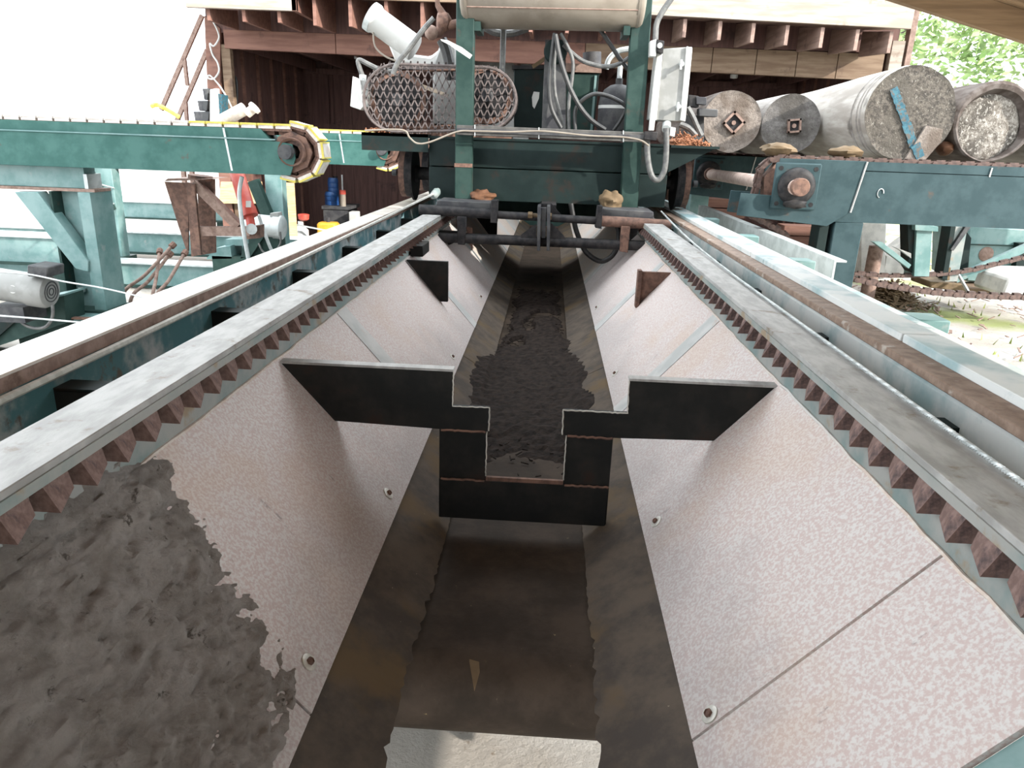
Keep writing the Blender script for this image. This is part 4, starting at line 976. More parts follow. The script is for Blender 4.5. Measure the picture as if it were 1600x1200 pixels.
# steel rods leaning behind the track beam
for a, b, lab in (((267, 386), (192, 460), 'longest rusty steel rod leaning behind the left track beam'), ((249, 396), (238, 466), 'upright rusty steel rod leaning behind the left track beam'), ((263, 400), (205, 466), 'rusty steel rod bent low behind the left track beam'), ((287, 398), (243, 466), 'rightmost rusty steel rod leaning behind the left track beam')):
    p, q = A(*a, 6.8), A(*b, 6.35)
    rd = thing('steel_rod', lab, 'rod', q, 'rods leaning behind the left beam')
    mid = p.lerp(q, .55) + V((0, 0, -.02)); MB().tube(crv([p, mid, q, V((q.x - .02, q.y - .05, -.02))], 6), .016, 8).build('shaft', 'rust_light', rd)
    MB().cyl(p + (p - q).normalized() * .05, p, .03, 8).build('hook_end', 'rust', rd)

# ------------------------------------------------------------------ log deck on the right
def chain(pts3, pitch, name, mat, parent, w_=.05, h_=.045):
    "links strung along a path: one mesh per kind of link, every link its own object"
    base = wloc(parent)
    m = MB(); L = pitch
    for s in (-1, 1): m.box(-L * .58, L * .58, s * w_ * .5 - .006, s * w_ * .5 + .006, -h_ * .4, h_ * .4)
    m.cyl((L * .5, -w_ * .7, 0), (L * .5, w_ * .7, 0), h_ * .5, 8)
    m.box(-L * .3, L * .3, -w_ * .3, w_ * .3, h_ * .3, h_ * .75)
    me = bpy.data.meshes.new(name); me.from_pydata(m.v, [], m.f); me.materials.append(MT[mat])
    fine = crv(pts3, 24); d = 0; nxt = 0
    for i in range(len(fine) - 1):
        a, b = fine[i], fine[i + 1]; sgm = (b - a).length
        while nxt <= d + sgm:
            p = a.lerp(b, (nxt - d) / sgm if sgm else 0); dr = (b - a).normalized()
            o = bpy.data.objects.new(name, me); COL.objects.link(o); o.parent = parent
            o.location = p - base; o.rotation_euler = dr.to_track_quat('X', 'Z').to_euler(); nxt += pitch
        d += sgm
def arm_right(Y, X0, X1, zt, zb, lab, near):
    a = thing('log_deck_arm', lab, 'conveyor', ((X0 + X1) / 2, Y + .2, 0), 'log deck arms right of the trough')
    wd = .30
    for yy in (Y, Y + wd - .012):
        MB().box(X0 + .62, X1, yy, yy + .012, zb, zt - .068).build('side_plate', 'green_right', a)
        MB().box(X0 + .62, X1, yy + .004, yy + .012, zt - .062, zt).build('guide_plate', 'green_right', a)
    MB().box(X0 + .62, X1, Y + .012, Y + wd - .012, zb, zb + .015).build('bottom_plate', 'green_right', a)
    MB().box(X0 + .5, X1, Y + .012, Y + wd - .012, zt - .03, zt - .012).build('top_plate', 'green_dark', a)
    for yy in (Y - .012, Y + wd):
        MB().prism([V((X0 - .10, yy, zb + .02)), V((X0 + .57, yy, zb - .035)), V((X0 + .72, yy, zb + .07)), V((X0 + .78, yy, zt + .003)), V((X0 + .16, yy, zt + .003)), V((X0 + .14, yy, zt - .26)), V((X0 - .09, yy, zt - .25))], (0, .012, 0)).build('head_plate', 'green_right', a, .002)
    MB().tube([V((X0 + .722 + .058 * i / 24, Y - .016, zb + .07 + (zt - zb - .07) * i / 24 + random.uniform(-.003, .003))) for i in range(25)], .007, 5).build('weld_bead', 'cap', a)
    # bearing with four bolt holes
    cx, cz = X0 + .295, zt - .19
    bf = MB().box(cx - .165, cx + .165, Y - .035, Y - .012, cz - .165, cz + .165).build('bearing_flange', 'green_right', a, .01)
    for sx in (-1, 1):
        for sz in (-1, 1): MB().cyl((cx + sx * .125, Y - .037, cz + sz * .125), (cx + sx * .125, Y - .034, cz + sz * .125), .017, 10).build('bolt_hole', 'black', bf)
    MB().lathe((cx, Y - .035, cz), (0, -1, 0), [(0, .135), (.03, .13), (.045, .115), (.05, .09), (.05, .02)], 28).build('bearing_housing', 'black', bf)
    MB().cyl((cx, Y - .05, cz), (cx, Y - .15, cz), .064, 22).build('shaft_end', 'rust', a, .004)
    MB().blob((cx - .0, Y - .07, cz - .12), (.09, .03, .035), .4, 3).build('grease', 'black', bf)
    # chain sprocket behind the flange
    MB().lathe((cx - .0, Y + .08, cz), (0, 1, 0), [(0, .21), (0, .06), (.10, .06), (.10, .21)], 9, True).build('sprocket', 'rust', a)
    chain([V((X0 + .05, Y + .13, zt - .25)), V((X0 + .09, Y + .13, zt - .05)), V((X0 + .28, Y + .13, zt - .002)), V((X0 + .6, Y + .13, zt + .002)), V((X1, Y + .13, zt + .002))], .105, 'chain_link', 'chain', a, .08, .036)
    if near:
        # leg of square tube with a rusty boot
        MB().box(X0 + .63, X0 + .84, Y + .0, Y + .26, .50, zb).build('leg', 'green_right', a, .006)
        MB().box(X0 + .61, X0 + .86, Y - .02, Y + .28, -.03, .50).build('leg_boot', 'rust', a, .006)
        MB().box(X0 + .53, X0 + .60, Y + .02, Y + .2, -.03, zb).build('leg_side', 'green_dark', a, .004)
        chain([V((X0 + .02, Y + .15, zb + .02)), A(1222, 365, Y + .15), A(1240, 395, Y + .15), A(1268, 430, Y + .15), A(1330, 436, Y + .1), A(1390, 447, Y + .1), A(1460, 457, Y + .1), A(1530, 462, Y + .1), A(1600, 464, Y + .1), A(1680, 462, Y + .1), A(1800, 445, Y + .1)], .085, 'return_chain_link', 'chain', a, .055, .042)
        MB().prism([V((X0 + 1.66, Y - .004, zt - .075)), V((X0 + 1.665, Y - .004, zt - .01)), V((X0 + 1.675, Y - .004, zt - .01)), V((X0 + 1.67, Y - .004, zt - .075))], (0, .006, 0)).build('weld_mark', 'cap', a)
        for k in range(1): MB().tube([A(1376, 302, Y - .004) + V((.022 * math.cos(i * .5), 0, .032 * math.sin(i * .5))) for i in range(10)], .004, 4).build('chalk_mark', 'galv', a)
    else:
        MB().box(X0 + .14, X0 + .34, Y + .02, Y + .25, -.03, zb).build('leg', 'green_light', a, .006)
        chain([V((X0 + .02, Y + .15, zb + .02)), A(1090, 318, Y + .15), A(1108, 346, Y + .15)], .10, 'return_chain_link', 'chain', a, .055, .042)
        chain([A(1200, 425, Y + .1), A(1327, 427, Y + .1), A(1390, 431, Y + .1), A(1460, 429, Y + .1), A(1512, 423, Y + .1), A(1547, 415, Y + .1), A(1600, 402, Y + .1), A(1680, 380, Y + .1)], .13, 'return_chain_link', 'chain', a, .055, .042)
    return a
ZD = 1.715
ar1 = arm_right(5.6, 1.50, 6.2, ZD, 1.283, 'nearest dark green log deck arm at the right with a big black flange bearing', True)
ar2 = arm_right(8.3, 1.42, 6.8, ZD - .01, 1.29, 'second green log deck arm behind the pale shaft, under the leftmost log', False)
ZL = ZD + .022
hs = tag(MB().cyl((1.775, 5.50, 1.523), (1.72, 8.22, 1.513), .055, 18).build('head_shaft', 'rust_pink'), 'pale pinkish shaft joining the two log deck arms', 'shaft')
# logs
def log(x, y0, y1, r, zc, lab, sidem, endm, hole=None, rim=0, tilt=0, paint=False, group='logs on the right deck', seed=0, flat=1.0):
    lg_ = thing('log', lab, 'log', (x, (y0 + y1) / 2, zc - r), group)
    seg = 40; nl = 14; vs = []; fs = []
    def rad(an, k=0): 
        return r * (1 + .045 * noise.noise(V((math.cos(an) * 1.3 + seed, math.sin(an) * 1.3, k * .12))) + .012 * noise.noise(V((math.cos(an) * 5 + seed, math.sin(an) * 5, k * .4))))
    for j in range(nl + 1):
        y = y0 + (y1 - y0) * j / nl
        kk = .985 if j == 0 else 1
        for i in range(seg):
            an = 2 * math.pi * i / seg; rr2 = rad(an, j) * kk
            vs.append(V((x + rr2 * math.cos(an) + tilt * (y - y0), y, zc + rr2 * math.sin(an) * flat)))
    for j in range(nl):
        for i in range(seg):
            i2 = (i + 1) % seg; fs.append((j * seg + i, j * seg + i2, (j + 1) * seg + i2, (j + 1) * seg + i))
    fs.append(tuple(nl * seg + i for i in range(seg - 1, -1, -1)))
    fs = [f[::-1] for f in fs]
    MB().add(vs, fs).build('log_side', sidem, lg_)
    # end face, with chips and a recess
    nr = 12; vs = []; fs = []
    for j in range(nr + 1):
        t_ = j / nr
        for i in range(seg):
            an = 2 * math.pi * i / seg; rr2 = rad(an, 0) * (.80 if rim else .985) * t_
            px_, pz_ = x + rr2 * math.cos(an), zc + rr2 * math.sin(an) * flat - (.035 if rim else 0)
            dy = .012 * noise.fractal(V((px_ * 14, pz_ * 14, seed)), 1, 2, 4) + .01
            if rim: dy += rim * (1 if t_ < .98 else 1.3)
            elif t_ > .98: dy = 0
            vs.append(V((px_, y0 + dy - (.004 if not rim else 0), pz_)))
    for j in range(nr):
        for i in range(seg):
            i2 = (i + 1) % seg; fs.append((j * seg + i, j * seg + i2, (j + 1) * seg + i2, (j + 1) * seg + i))
    fs = [f[::-1] for f in fs]
    MB().add(vs, fs).build('end_face', endm, lg_, smooth=80)
    if rim:
        vs = []; fs = []
        for j, (k_, yy, dz) in enumerate(((.985, 0, 0), (.93, -.012, -.006), (.86, -.004, -.02), (.80, rim * 1.5, -.035))):
            for i in range(seg):
                an = 2 * math.pi * i / seg; q = rad(an, 0) * (k_ + .02 * noise.noise(V((math.cos(an) * 4, math.sin(an) * 4, j))) * (j in (1, 2)))
                vs.append(V((x + q * math.cos(an), y0 + yy, zc + q * math.sin(an) * flat + dz)))
        for j in range(3):
            for i in range(seg):
                i2 = (i + 1) % seg; fs.append((j * seg + i, (j + 1) * seg + i, (j + 1) * seg + i2, j * seg + i2)[::-1])
        MB().add(vs, fs).build('bark_rim', 'bark', lg_)
    if hole:
        hx, hz, s, rot = hole
        c = V((x + hx, y0 - .012, zc + hz)); a = V((math.cos(rot), 0, math.sin(rot))); b = V((-math.sin(rot), 0, math.cos(rot)))
        m = MB()
        for sa, sb, la, lb in ((1, 0, .16, 1.16), (-1, 0, .16, 1.16), (0, 1, 1.16, .16), (0, -1, 1.16, .16)):
            m.obox(c + a * s * sa + b * s * sb, a * s * la, V((0, .02, 0)), b * s * lb)
        fr = m.build('square_socket', 'rust_light', lg_)
        MB().obox(c + V((0, .012, 0)), a * s * .9, V((0, .004, 0)), b * s * .9).build('socket_bottom', 'black', fr)
        MB().lathe(c + V((0, .008, 0)), (0, -1, 0), [(0, .02), (.012, .02), (.012, .0)], 8).build('socket_bolt', 'rust_light', fr)
    return lg_
l1 = log(1.60, 7.0, 10.0, .265, ZL + .27, 'leftmost log with a grey-brown end and a tilted square hole in it', 'bark', 'end_grey', (.02, -.01, .062, .85), seed=1)
l2 = log(2.125, 7.0, 10.2, .26, ZL + .262, 'second log from the left, dark grey end with an upright square hole', 'barkgrey', 'end_dark', (.03, -.01, .05, .12), seed=4)
l3 = log(2.655, 5.9, 9.4, .335, ZL + .33, 'big barkless log with a blue painted line across its chipped end', 'bare', 'end_chip', seed=9, tilt=.07)
l4 = log(3.30, 5.95, 9.6, .295, ZL + .29, 'log with pale chipped end in a dark bark rim, right of the blue-marked log', 'bark', 'end_pale', None, .045, seed=15, tilt=.07)
l5 = log(3.88, 6.0, 9.6, .27, ZL + .26, 'log cut off by the right edge of the picture', 'barkgrey', 'end_dark', seed=21, tilt=.07)
# blue paint line and grey slab on the big log
def strip(pts, w_, Y, mat, name, par):
    m = MB(); pts = P(pts, Y)
    for i in range(len(pts) - 1):
        for k in range(6):
            a = pts[i].lerp(pts[i + 1], k / 6); b = pts[i].lerp(pts[i + 1], (k + 1.05) / 6)
            m.bar(a, b, .008, w_ * random.uniform(.85, 1.15), V((1, 0, .4)))
    return m.build(name, mat, par, smooth=0)
strip([(1396, 138), (1408, 170), (1420, 205), (1432, 240)], .06, 5.895, 'bluepaint', 'blue_paint_line', l3)
MB().prism(P([(1448, 196), (1474, 202), (1470, 222), (1446, 250), (1412, 252)], 5.88), (0, .025, 0)).build('split_slab', 'end_grey', l3)
strip([(1430, 226), (1438, 246)], .07, 5.875, 'bluepaint', 'blue_paint_line', l3)
# saw kerf rings round the bare log
for y in (6.0, 6.07, 6.2): MB().lathe((2.655 + .07 * (y - 5.9), y, ZL + .33), (0, 1, 0), [(0, .334), (.004, .341), (.008, .334)], 40).build('bark_ring', 'barkgrey', l3)
tag(MB().blob(A(1476, 232, 6.05) + V((.0, 0, -.0)), (.06, .08, .05), .3, 3).build('bark_lump', 'redwood'), 'orange lump of split wood between the two right-hand big logs', 'wood scrap')
for q, r_, lab in (((1215, 240), .05, 'tan strip of bark under the second log'), ((1320, 247), .045, 'tan bark scrap under the left side of the blue-marked log')):
    p = A(*q, 5.78); tag(MB().blob((p.x, p.y, ZD + .06), (.12, .10, r_), .4, 3).build('bark_scrap', 'tanwood'), lab, 'wood scrap')

# ------------------------------------------------------------------ things under and behind the log deck
cp = tag(MB().prism(P([(1346, 340), (1386, 340), (1382, 436), (1344, 436)], 9.4), (0, .3, 0)).build('concrete_post', 'concrete', bevel=.01), 'pale grey concrete post behind the leg of the nearest log deck arm', 'post')
rpz = A(1362, 425, 9.2); 
tag(MB().lathe((rpz.x, rpz.y, -.03), (0, 0, 1), [(0, .085), (A(1362, 384, 9.2).z + .03, .085), (A(1362, 384, 9.2).z + .03, .06), (.1, .06)], 16, False).build('pipe_stub', 'rust_light'), 'short rusty pipe stub standing in front of the concrete post', 'pipe')
def back_frame(name, lab, cat, parts, loc, group=None):
    t_ = thing(name, lab, cat, loc, group)
    for nm, pts, Y, d, m in parts: MB().prism(P(pts, Y), (0, d, 0)).build(nm, m, t_, .003)
    return t_
back_frame('deck_leg', 'faded green square leg with a diagonal brace under the middle of the right deck', 'leg',
           [('post', [(1433, 345), (1458, 345), (1452, 432), (1428, 432)], 8.32, .25, 'green_light'), ('post_side', [(1418, 345), (1432, 345), (1428, 430), (1420, 418)], 8.36, .2, 'green_dark'),
            ('cap_plate', [(1430, 350), (1466, 354), (1466, 362), (1430, 360)], 8.28, .3, 'green_light'), ('diagonal_brace', [(1364, 378), (1378, 378), (1424, 414), (1420, 420)], 8.3, .08, 'green_light'),
            ('diagonal_brace', [(1395, 385), (1424, 396), (1424, 404), (1408, 392)], 8.34, .06, 'grey')], A(1440, 432, 8.4))
back_frame('deck_leg', 'narrow grey-green leg with orange stained foot and small brace, left of the green tank', 'leg',
           [('post', [(1493, 355), (1512, 355), (1496, 440), (1476, 440)], 8.4, .16, 'web_paint'), ('post_edge', [(1486, 352), (1494, 352), (1480, 438), (1472, 436)], 8.38, .2, 'green_dark'),
            ('brace', [(1510, 352), (1518, 354), (1490, 392), (1485, 390)], 8.36, .06, 'grey_dark'), ('orange_stain', [(1480, 418), (1486, 418), (1484, 438), (1476, 438)], 8.39, .012, 'tanwood')], A(1486, 440, 8.5))
back_frame('panel', 'dark green plate beside the narrow leg at the right', 'panel', [('plate', [(1506, 356), (1518, 372), (1512, 425), (1495, 440)], 8.9, .05, 'green_dark')], A(1506, 440, 8.9))
gt = thing('green_tank', 'faded green steel tank with a rusty round patch, behind the chains at the right edge', 'tank', A(1560, 448, 9.4))
MB().prism(P([(1514, 352), (1612, 358), (1600, 428), (1570, 444), (1510, 440)], 9.3), (0, .9, 0)).build('tank_shell', 'green_light', gt, .02)
MB().prism(P([(1516, 381), (1608, 384), (1608, 386), (1516, 383)], 9.28), (0, .03, 0)).build('tank_seam', 'green', gt)
MB().lathe(A(1541, 397, 9.295), (0, -1, 0), [(0, .09), (.004, .085), (.004, 0)], 20).build('rust_patch', 'rust_light', gt)
MB().prism(P([(1592, 380), (1612, 380), (1600, 430), (1586, 430)], 9.2), (0, .3, 0)).build('tank_leg', 'green_dark', gt)
tag(MB().bar(A(1492, 436, 8.7), A(1640, 370, 8.7), .05, .09).build('angle_iron', 'green_light'), 'long pale green angle iron slanting up to the right in front of the green tank', 'beam')
tag(MB().bar(A(1498, 430, 8.6), A(1514, 458, 8.3), .02, .03).build('steel_strap', 'galv'), 'short pale strap slanting down beside the timber block', 'strap')
tag(MB().prism(P([(1454, 440), (1508, 444), (1508, 456), (1454, 450)], 8.6), (0, .5, 0)).build('timber_block', 'tanwood', bevel=.01), 'weathered timber block under the narrow leg at the right', 'block')
tag(MB().prism(P([(1500, 450), (1580, 452), (1580, 462), (1500, 458)], 9.0), (0, .5, 0)).build('timber_sill', 'beam', bevel=.01), 'weathered timber sill under the green tank', 'timber')
cb_ = A(1610, 448, 8.3)
tag(MB().prism(P([(1566, 460), (1576, 436), (1608, 428), (1680, 430), (1680, 468), (1570, 464)], 8.2), (0, .6, 0)).build('concrete_block', 'concrete', bevel=.02), 'white concrete block at the right edge below the green tank', 'block')
tag(MB().prism(P([(1386, 400), (1424, 372), (1424, 428), (1380, 432)], 9.7), (0, .3, 0)).build('concrete_pad', 'concrete'), 'beige concrete block behind the diagonal brace', 'block')
bk = MB(); random.seed(8)
for i in range(420):
    c = A(1394, 424, 9.3); c = V((c.x + random.gauss(0, .22), c.y + random.gauss(0, .2), 0)); h = max(.02, .34 - .8 * math.hypot(c.x - A(1394, 424, 9.3).x, c.y - 9.3))
    a = random.uniform(0, 6.28); d = V((math.cos(a), math.sin(a), random.uniform(-.5, .5))) * .07
    bk.bar(c + V((0, 0, random.random() * h)) - d, c + V((0, 0, random.random() * h)) + d, .03, .008)
tag(bk.build('bark_heap', 'tanwood', smooth=0), 'heap of tan bark behind the return chains at the right', 'bark', kind='stuff')
# dark stacked timber seen through the gap above the guard angle
for k, (x0, x1, yt, yb, lab) in enumerate(((1100, 1160, 306, 340, 'dark board stack seen below the second log deck arm'), (1215, 1300, 348, 408, 'brown timber stack behind the nearest log deck arm'))):
    ts = thing('timber_stack', lab, 'timber', A((x0 + x1) / 2, yb, 9.6))
    za, zb_ = A(x0, yt, 9.6).z, 0
    nb_ = max(3, int((za - zb_) / .12))
    for i in range(nb_):
        z = zb_ - .02 + i * (za - zb_) / nb_
        MB().box(A(x0, yb, 9.6).x + random.uniform(-.05, .02), A(x1, yb, 9.6).x + random.uniform(-.02, .06), 9.6 + random.uniform(-.03, .03), 9.9, z, z + (za - zb_) / nb_ - .012).build('plank', 'beam_red', ts, .004)
# yard litter and grass
random.seed(21); gr = MB()
for i in range(5200):
    side = random.random()
    if side < .7: x = random.uniform(1.8, 11); y = random.uniform(3.0, 17)
    else: x = random.uniform(-9, -1.7); y = random.uniform(4.5, 12)
    if noise.noise(V((x * .8, y * .8, 2))) < .0: continue
    if (x < -1.5 and (5.0 < y < 6.3 or 7.4 < y < 8.7 or 9.9 < y < 10.7)) or (abs(x) < 5.1 and y > 10.9): continue
    h = random.uniform(.02, .07); a = random.uniform(0, 6.28); d = V((math.cos(a), math.sin(a), 0)) * .012
    p = V((x, y, -.03)); t_ = p + V((random.uniform(-.03, .03), random.uniform(-.03, .03), h + .02))
    gr.add([p - d, p + d, t_], [(0, 1, 2)])
tag(gr.build('yard_grass', 'grass', smooth=0), 'short yellow-green grass tufts growing in the yard', 'grass', kind='stuff')
lt_ = MB()
for i in range(1500):
    if random.random() < .65: x = random.uniform(1.9, 9); y = random.uniform(3.0, 13)
    else: x = random.uniform(-8, -1.8); y = random.uniform(4.5, 11)
    if (x < -1.5 and (4.9 < y < 6.4 or 7.3 < y < 8.8 or 9.8 < y < 10.8)) or (abs(x) < 5.2 and y > 10.8): continue
    a = random.uniform(0, 3.14); l = random.uniform(.03, .14)
    lt_.bar(V((x, y, .0)), V((x + math.cos(a) * l, y + math.sin(a) * l, random.uniform(.0, .03))), random.uniform(.01, .03), .008)
tag(lt_.build('bark_scatter', 'rafter', smooth=0), 'grey bark and stick litter scattered over the yard', 'debris', kind='stuff')

# ------------------------------------------------------------------ shed behind
sd = thing('shed', 'open-fronted wooden shed with an eave of exposed rafters behind the carriage', 'building', (-.1, 13, 0))
XL, XR, YF, YK2 = -4.95, 4.62, 11.0, 15.0
# interior boards
for k in range(21):
    x = XL + .1 + k * (XR - XL - .2) / 21; wd_ = (XR - XL - .2) / 21
    MB().box(x + .004, x + wd_ - .004, YK2 + random.uniform(0, .012), YK2 + .03, -.03, 3.6).build('board', 'plank', sd)
for xx, sgn in ((XL + .02, 1), (XR - .05, -1)):
    for k in range(16):
        y = YF + .15 + k * .24; MB().box(xx + random.uniform(0, .012), xx + .03, y + .004, y + .236, -.03, 3.5).build('board', 'plank', sd)
    for k in range(6):
        y = YF + .4 + k * .62; x_ = xx + .03 if sgn > 0 else xx - .04
        MB().box(x_, x_ + .04, y, y + .05, -.03, 3.3).build('stud', 'beam_red', sd)
for k in range(7):
    x = XL + .6 + k * 1.4; MB().box(x, x + .05, YK2 - .06, YK2, -.03, 3.4).build('stud', 'plank', sd)
for z in (1.9, 2.9): MB().box(XL + .1, XR - .1, YK2 - .10, YK2 - .06, z, z + .1).build('girt', 'plank', sd)
# loft floor / ceiling joists and roof
for k in range(12):
    x = XL + .3 + k * .80; MB().box(x, x + .05, YF + .08, YK2 - .1, 2.93, 3.12).build('joist', 'plank', sd)
MB().prism([V((XL - .3, 9.95, 3.66)), V((XR + .2, 9.95, 3.62)), V((XR + .2, 15.4, 4.6)), V((XL - .3, 15.4, 4.6))], (0, 0, .06)).build('roof_sheet', 'plank', sd)
MB().box(XL, XR, YF + .1, YK2, 3.13, 3.16).build('loft_floor', 'plank', sd)
MB().box(XL - .02, XL + .01, YF + .1, YK2 + .03, -.03, 3.7).build('outer_wall', 'beam_red', sd)
MB().box(XR, XR + .03, YF + .1, YK2 + .03, -.03, 3.7).build('outer_wall', 'beam', sd)
MB().box(XL, XR, YK2 + .03, YK2 + .06, -.03, 4.4).build('back_wall', 'plank', sd)
# front header (left redder and darker, right bleached) as butted boards
hx = [XL + .25, -3.1, -1.3, .4, 1.45, 2.15, 2.75, 3.3, 3.85, XR - .15]
for k in range(len(hx) - 1):
    u0 = (hx[k] - XL) / (XR - XL); u1 = (hx[k + 1] - XL) / (XR - XL)
    zb0, zb1 = 2.90 - .16 * u0, 2.90 - .16 * u1; zt0, zt1 = 3.14 - .06 * u0, 3.14 - .06 * u1
    MB().prism([V((hx[k] + .004, YF, zb0)), V((hx[k + 1] - .004, YF, zb1)), V((hx[k + 1] - .004, YF, zt1)), V((hx[k] + .004, YF, zt0))], (0, .09, 0)).build('header_board', 'beam_red' if hx[k] < .3 else 'beam', sd, .004)
MB().box(XL + .01, XR, YF + .02, YF + .08, 3.10, 3.64).build('upper_wall', 'plank', sd)
# posts
MB().prism(P([(319, 24), (344, 44), (344, 190), (326, 190)], YF), (0, .1, 0)).build('corner_post', 'beam_red', sd, .004)
MB().box(XL, A(344, 100, YF).x, YF, YF + .1, -.03, 2.0).build('corner_post', 'beam_red', sd, .004)
MB().box(A(346, 100, YF).x, A(360, 100, YF).x, YF + .02, YF + .12, -.03, 2.95).build('door_jamb', 'beam', sd, .004)
MB().box(A(1388, 100, YF).x, A(1408, 100, YF).x, YF - .02, YF + .1, -.03, 3.25).build('corner_post', 'bleached', sd, .004)
MB().box(A(1411, 100, YF).x, A(1420, 100, YF).x, YF - .04, YF + .1, -.03, 3.9).build('corner_trim', 'rafter', sd, .003)
# rafters
rx = [A(x, 60, 10.1).x for x in (1065, 1120, 1172, 1225, 1280, 1335, 1388)]
for k, x in enumerate(rx):
    zt = 3.30 - .012 * k; zb2 = 3.09 - .018 * k
    MB().prism([V((x, 10.08, zt)), V((x, 10.08, zb2)), V((x, 10.98, zb2 + .05)), V((x, 10.98, zt + .12))], (.045, 0, 0)).build('rafter', 'rafter', sd, .002)
for k in range(12):
    x = -4.5 + k * .46
    if x > 1.2: break
    if x < -3.3: zt, zb2 = 3.26, 3.12
    else: zt, zb2 = 3.42, 3.10
    MB().prism([V((x, 10.08, zt)), V((x, 10.08, zb2)), V((x, 10.98, 3.13)), V((x, 10.98, zt + .12))], (.045, 0, 0)).build('rafter', 'beam_red', sd, .002)
# eave boards
MB().prism([V((XL + .22, 10.0, 3.255)), V((-3.30, 10.0, 3.25)), V((-3.30, 10.0, 3.65)), V((XL + .22, 10.0, 3.65))], (0, .06, 0)).build('fascia_board', 'bleached', sd, .004)
MB().box(-3.36, -3.30, 10.0, 10.98, 3.25, 3.62).build('fascia_return', 'beam_red', sd)
MB().prism([V((-3.3, 10.02, 3.41)), V((.6, 10.02, 3.39)), V((.6, 10.02, 3.65)), V((-3.3, 10.02, 3.65))], (0, .05, 0)).build('fascia_board', 'beam', sd, .004)
MB().prism([V((.55, 10.0, 3.335)), V((4.32, 10.0, 3.25)), V((4.32, 10.0, 3.66)), V((.55, 10.0, 3.66))], (0, .06, 0)).build('fascia_board', 'bleached', sd, .004)
MB().prism([V((.55, 10.01, 3.33)), V((4.30, 10.01, 3.26)), V((4.30, 10.95, 3.36)), V((.55, 10.95, 3.44))], (0, 0, .02)).build('soffit', 'rafter', sd)
MB().box(XL, XR, YF + .2, YK2, -.04, -.005).build('shed_floor', 'rust', sd)
# pale insulation sheet behind the machines
MB().prism(P([(735, 78), (830, 78), (830, 200), (735, 200)], 13.5), (0, .03, 0)).build('wall_sheet', 'grey', sd)
MB().box(A(735, 100, 13.5).x, A(830, 100, 13.5).x, 13.5, 13.55, -.03, 1.9).build('wall_sheet_lower', 'grey', sd)
# lamps / spotlights under the shed loft
for q, lab in (((559, 88), 'small white lamp holder under the shed ceiling, left of the carriage'), ((1147, 118), 'small white lamp holder under the shed ceiling, above the leftmost log')):
    lh = thing('lamp_holder', lab, 'lamp', A(*q, 12.5), 'lamp holders in the shed')
    c = A(*q, 12.5); MB().cyl(c + V((0, 0, .02)), V((c.x, c.y, 2.935)), .012, 6).build('stem', 'white', lh)
    MB().lathe(c, (0, 0, -1), [(-.06, .03), (0, .06), (.04, .055), (.05, 0)], 12).build('socket', 'white', lh)
# things in and around the shed
def drum(q, r, h, Y, lab):
    c = A(*q, Y); t_ = thing('plastic_drum', lab, 'drum', (c.x, c.y, 0), 'blue drums in the shed')
    z0_ = c.z
    MB().lathe((c.x, c.y, z0_), (0, 0, 1), [(0, r * .93), (.02, r), (h * .32, r), (h * .34, r * .96), (h * .37, r), (h * .64, r), (h * .66, r * .96), (h * .69, r), (h - .04, r), (h, r * .85)], 22).build('drum_body', 'blue', t_)
    MB().cyl((c.x + r * .5, c.y, z0_ + h), (c.x + r * .5, c.y, z0_ + h + .03), .04, 10).build('drum_cap', 'black', t_)
    return t_
tb = thing('work_bench', 'dark low bench inside the shed carrying blue drums', 'bench', (A(530, 345, 12.6).x, 12.8, 0))
zt_ = A(530, 322, 12.6).z
MB().box(A(505, 322, 12.6).x, A(548, 322, 12.6).x, 12.5, 13.2, zt_ - .05, zt_).build('bench_top', 'grey_dark', tb)
MB().box(A(507, 322, 12.6).x, A(545, 322, 12.6).x, 12.52, 12.56, -.01, zt_ - .05).build('bench_front', 'grey_dark', tb)
MB().box(A(507, 322, 12.6).x, A(545, 322, 12.6).x, 13.1, 13.14, -.01, zt_ - .05).build('bench_back', 'grey_dark', tb)
drum((519, 321.5), .12, .24, 12.8, 'lower blue plastic drum on the bench in the shed')
d2 = drum((521, 302), .09, .26, 12.8, 'upper blue plastic drum stacked in the shed')
sc = thing('grease_gun', 'pale canister with red collar and thin spout beside the blue drums', 'canister', A(537, 321, 12.6))
c = A(536, 320, 12.6)
MB().cyl((c.x, c.y, zt_), (c.x, c.y, zt_ + .20), .05, 14).build('canister', 'cream', sc)
MB().cyl((c.x, c.y, zt_ + .20), (c.x, c.y, zt_ + .27), .055, 14).build('collar', 'red', sc)
MB().cyl((c.x, c.y, zt_ + .27), (c.x, c.y, zt_ + .52), .014, 8).build('spout', 'galv', sc)
jg = thing('fuel_can', 'yellow-orange plastic fuel can on the shed floor', 'can', A(511, 362, 11.2))
c = A(511, 355, 11.2)
MB().box(c.x - .15, c.x + .15, 11.15, 11.4, -.02, c.z + .07).build('can_body', 'orange', jg, .03)
MB().cyl((c.x, 11.28, c.z + .06), (c.x, 11.28, c.z + .14), .03, 10).build('can_cap', 'grey_dark', jg)
c = A(470, 352, 10.8); bt = thing('bottle', 'white plastic bottle with red cap beside the plywood panel', 'bottle', (c.x, c.y, 0))
MB().lathe((c.x, c.y, -.02), (0, 0, 1), [(0, .10), (.02, .11), (c.z - .05, .11), (c.z + .02, .04), (c.z + .08, .04), (c.z + .08, 0)], 16).build('bottle_body', 'white', bt)
MB().lathe((c.x + .05, c.y, c.z + .07), (0, 0, 1), [(0, .045), (.02, .075), (.09, .085), (.10, .05)], 14).build('bottle_cap', 'red', bt)
tag(MB().prism(P([(443, 285), (459, 286), (464, 372), (445, 370)], 10.4), (0, .03, 0)).build('plywood_panel', 'ply'), 'pale plywood strip standing right of the second arm leg', 'panel')
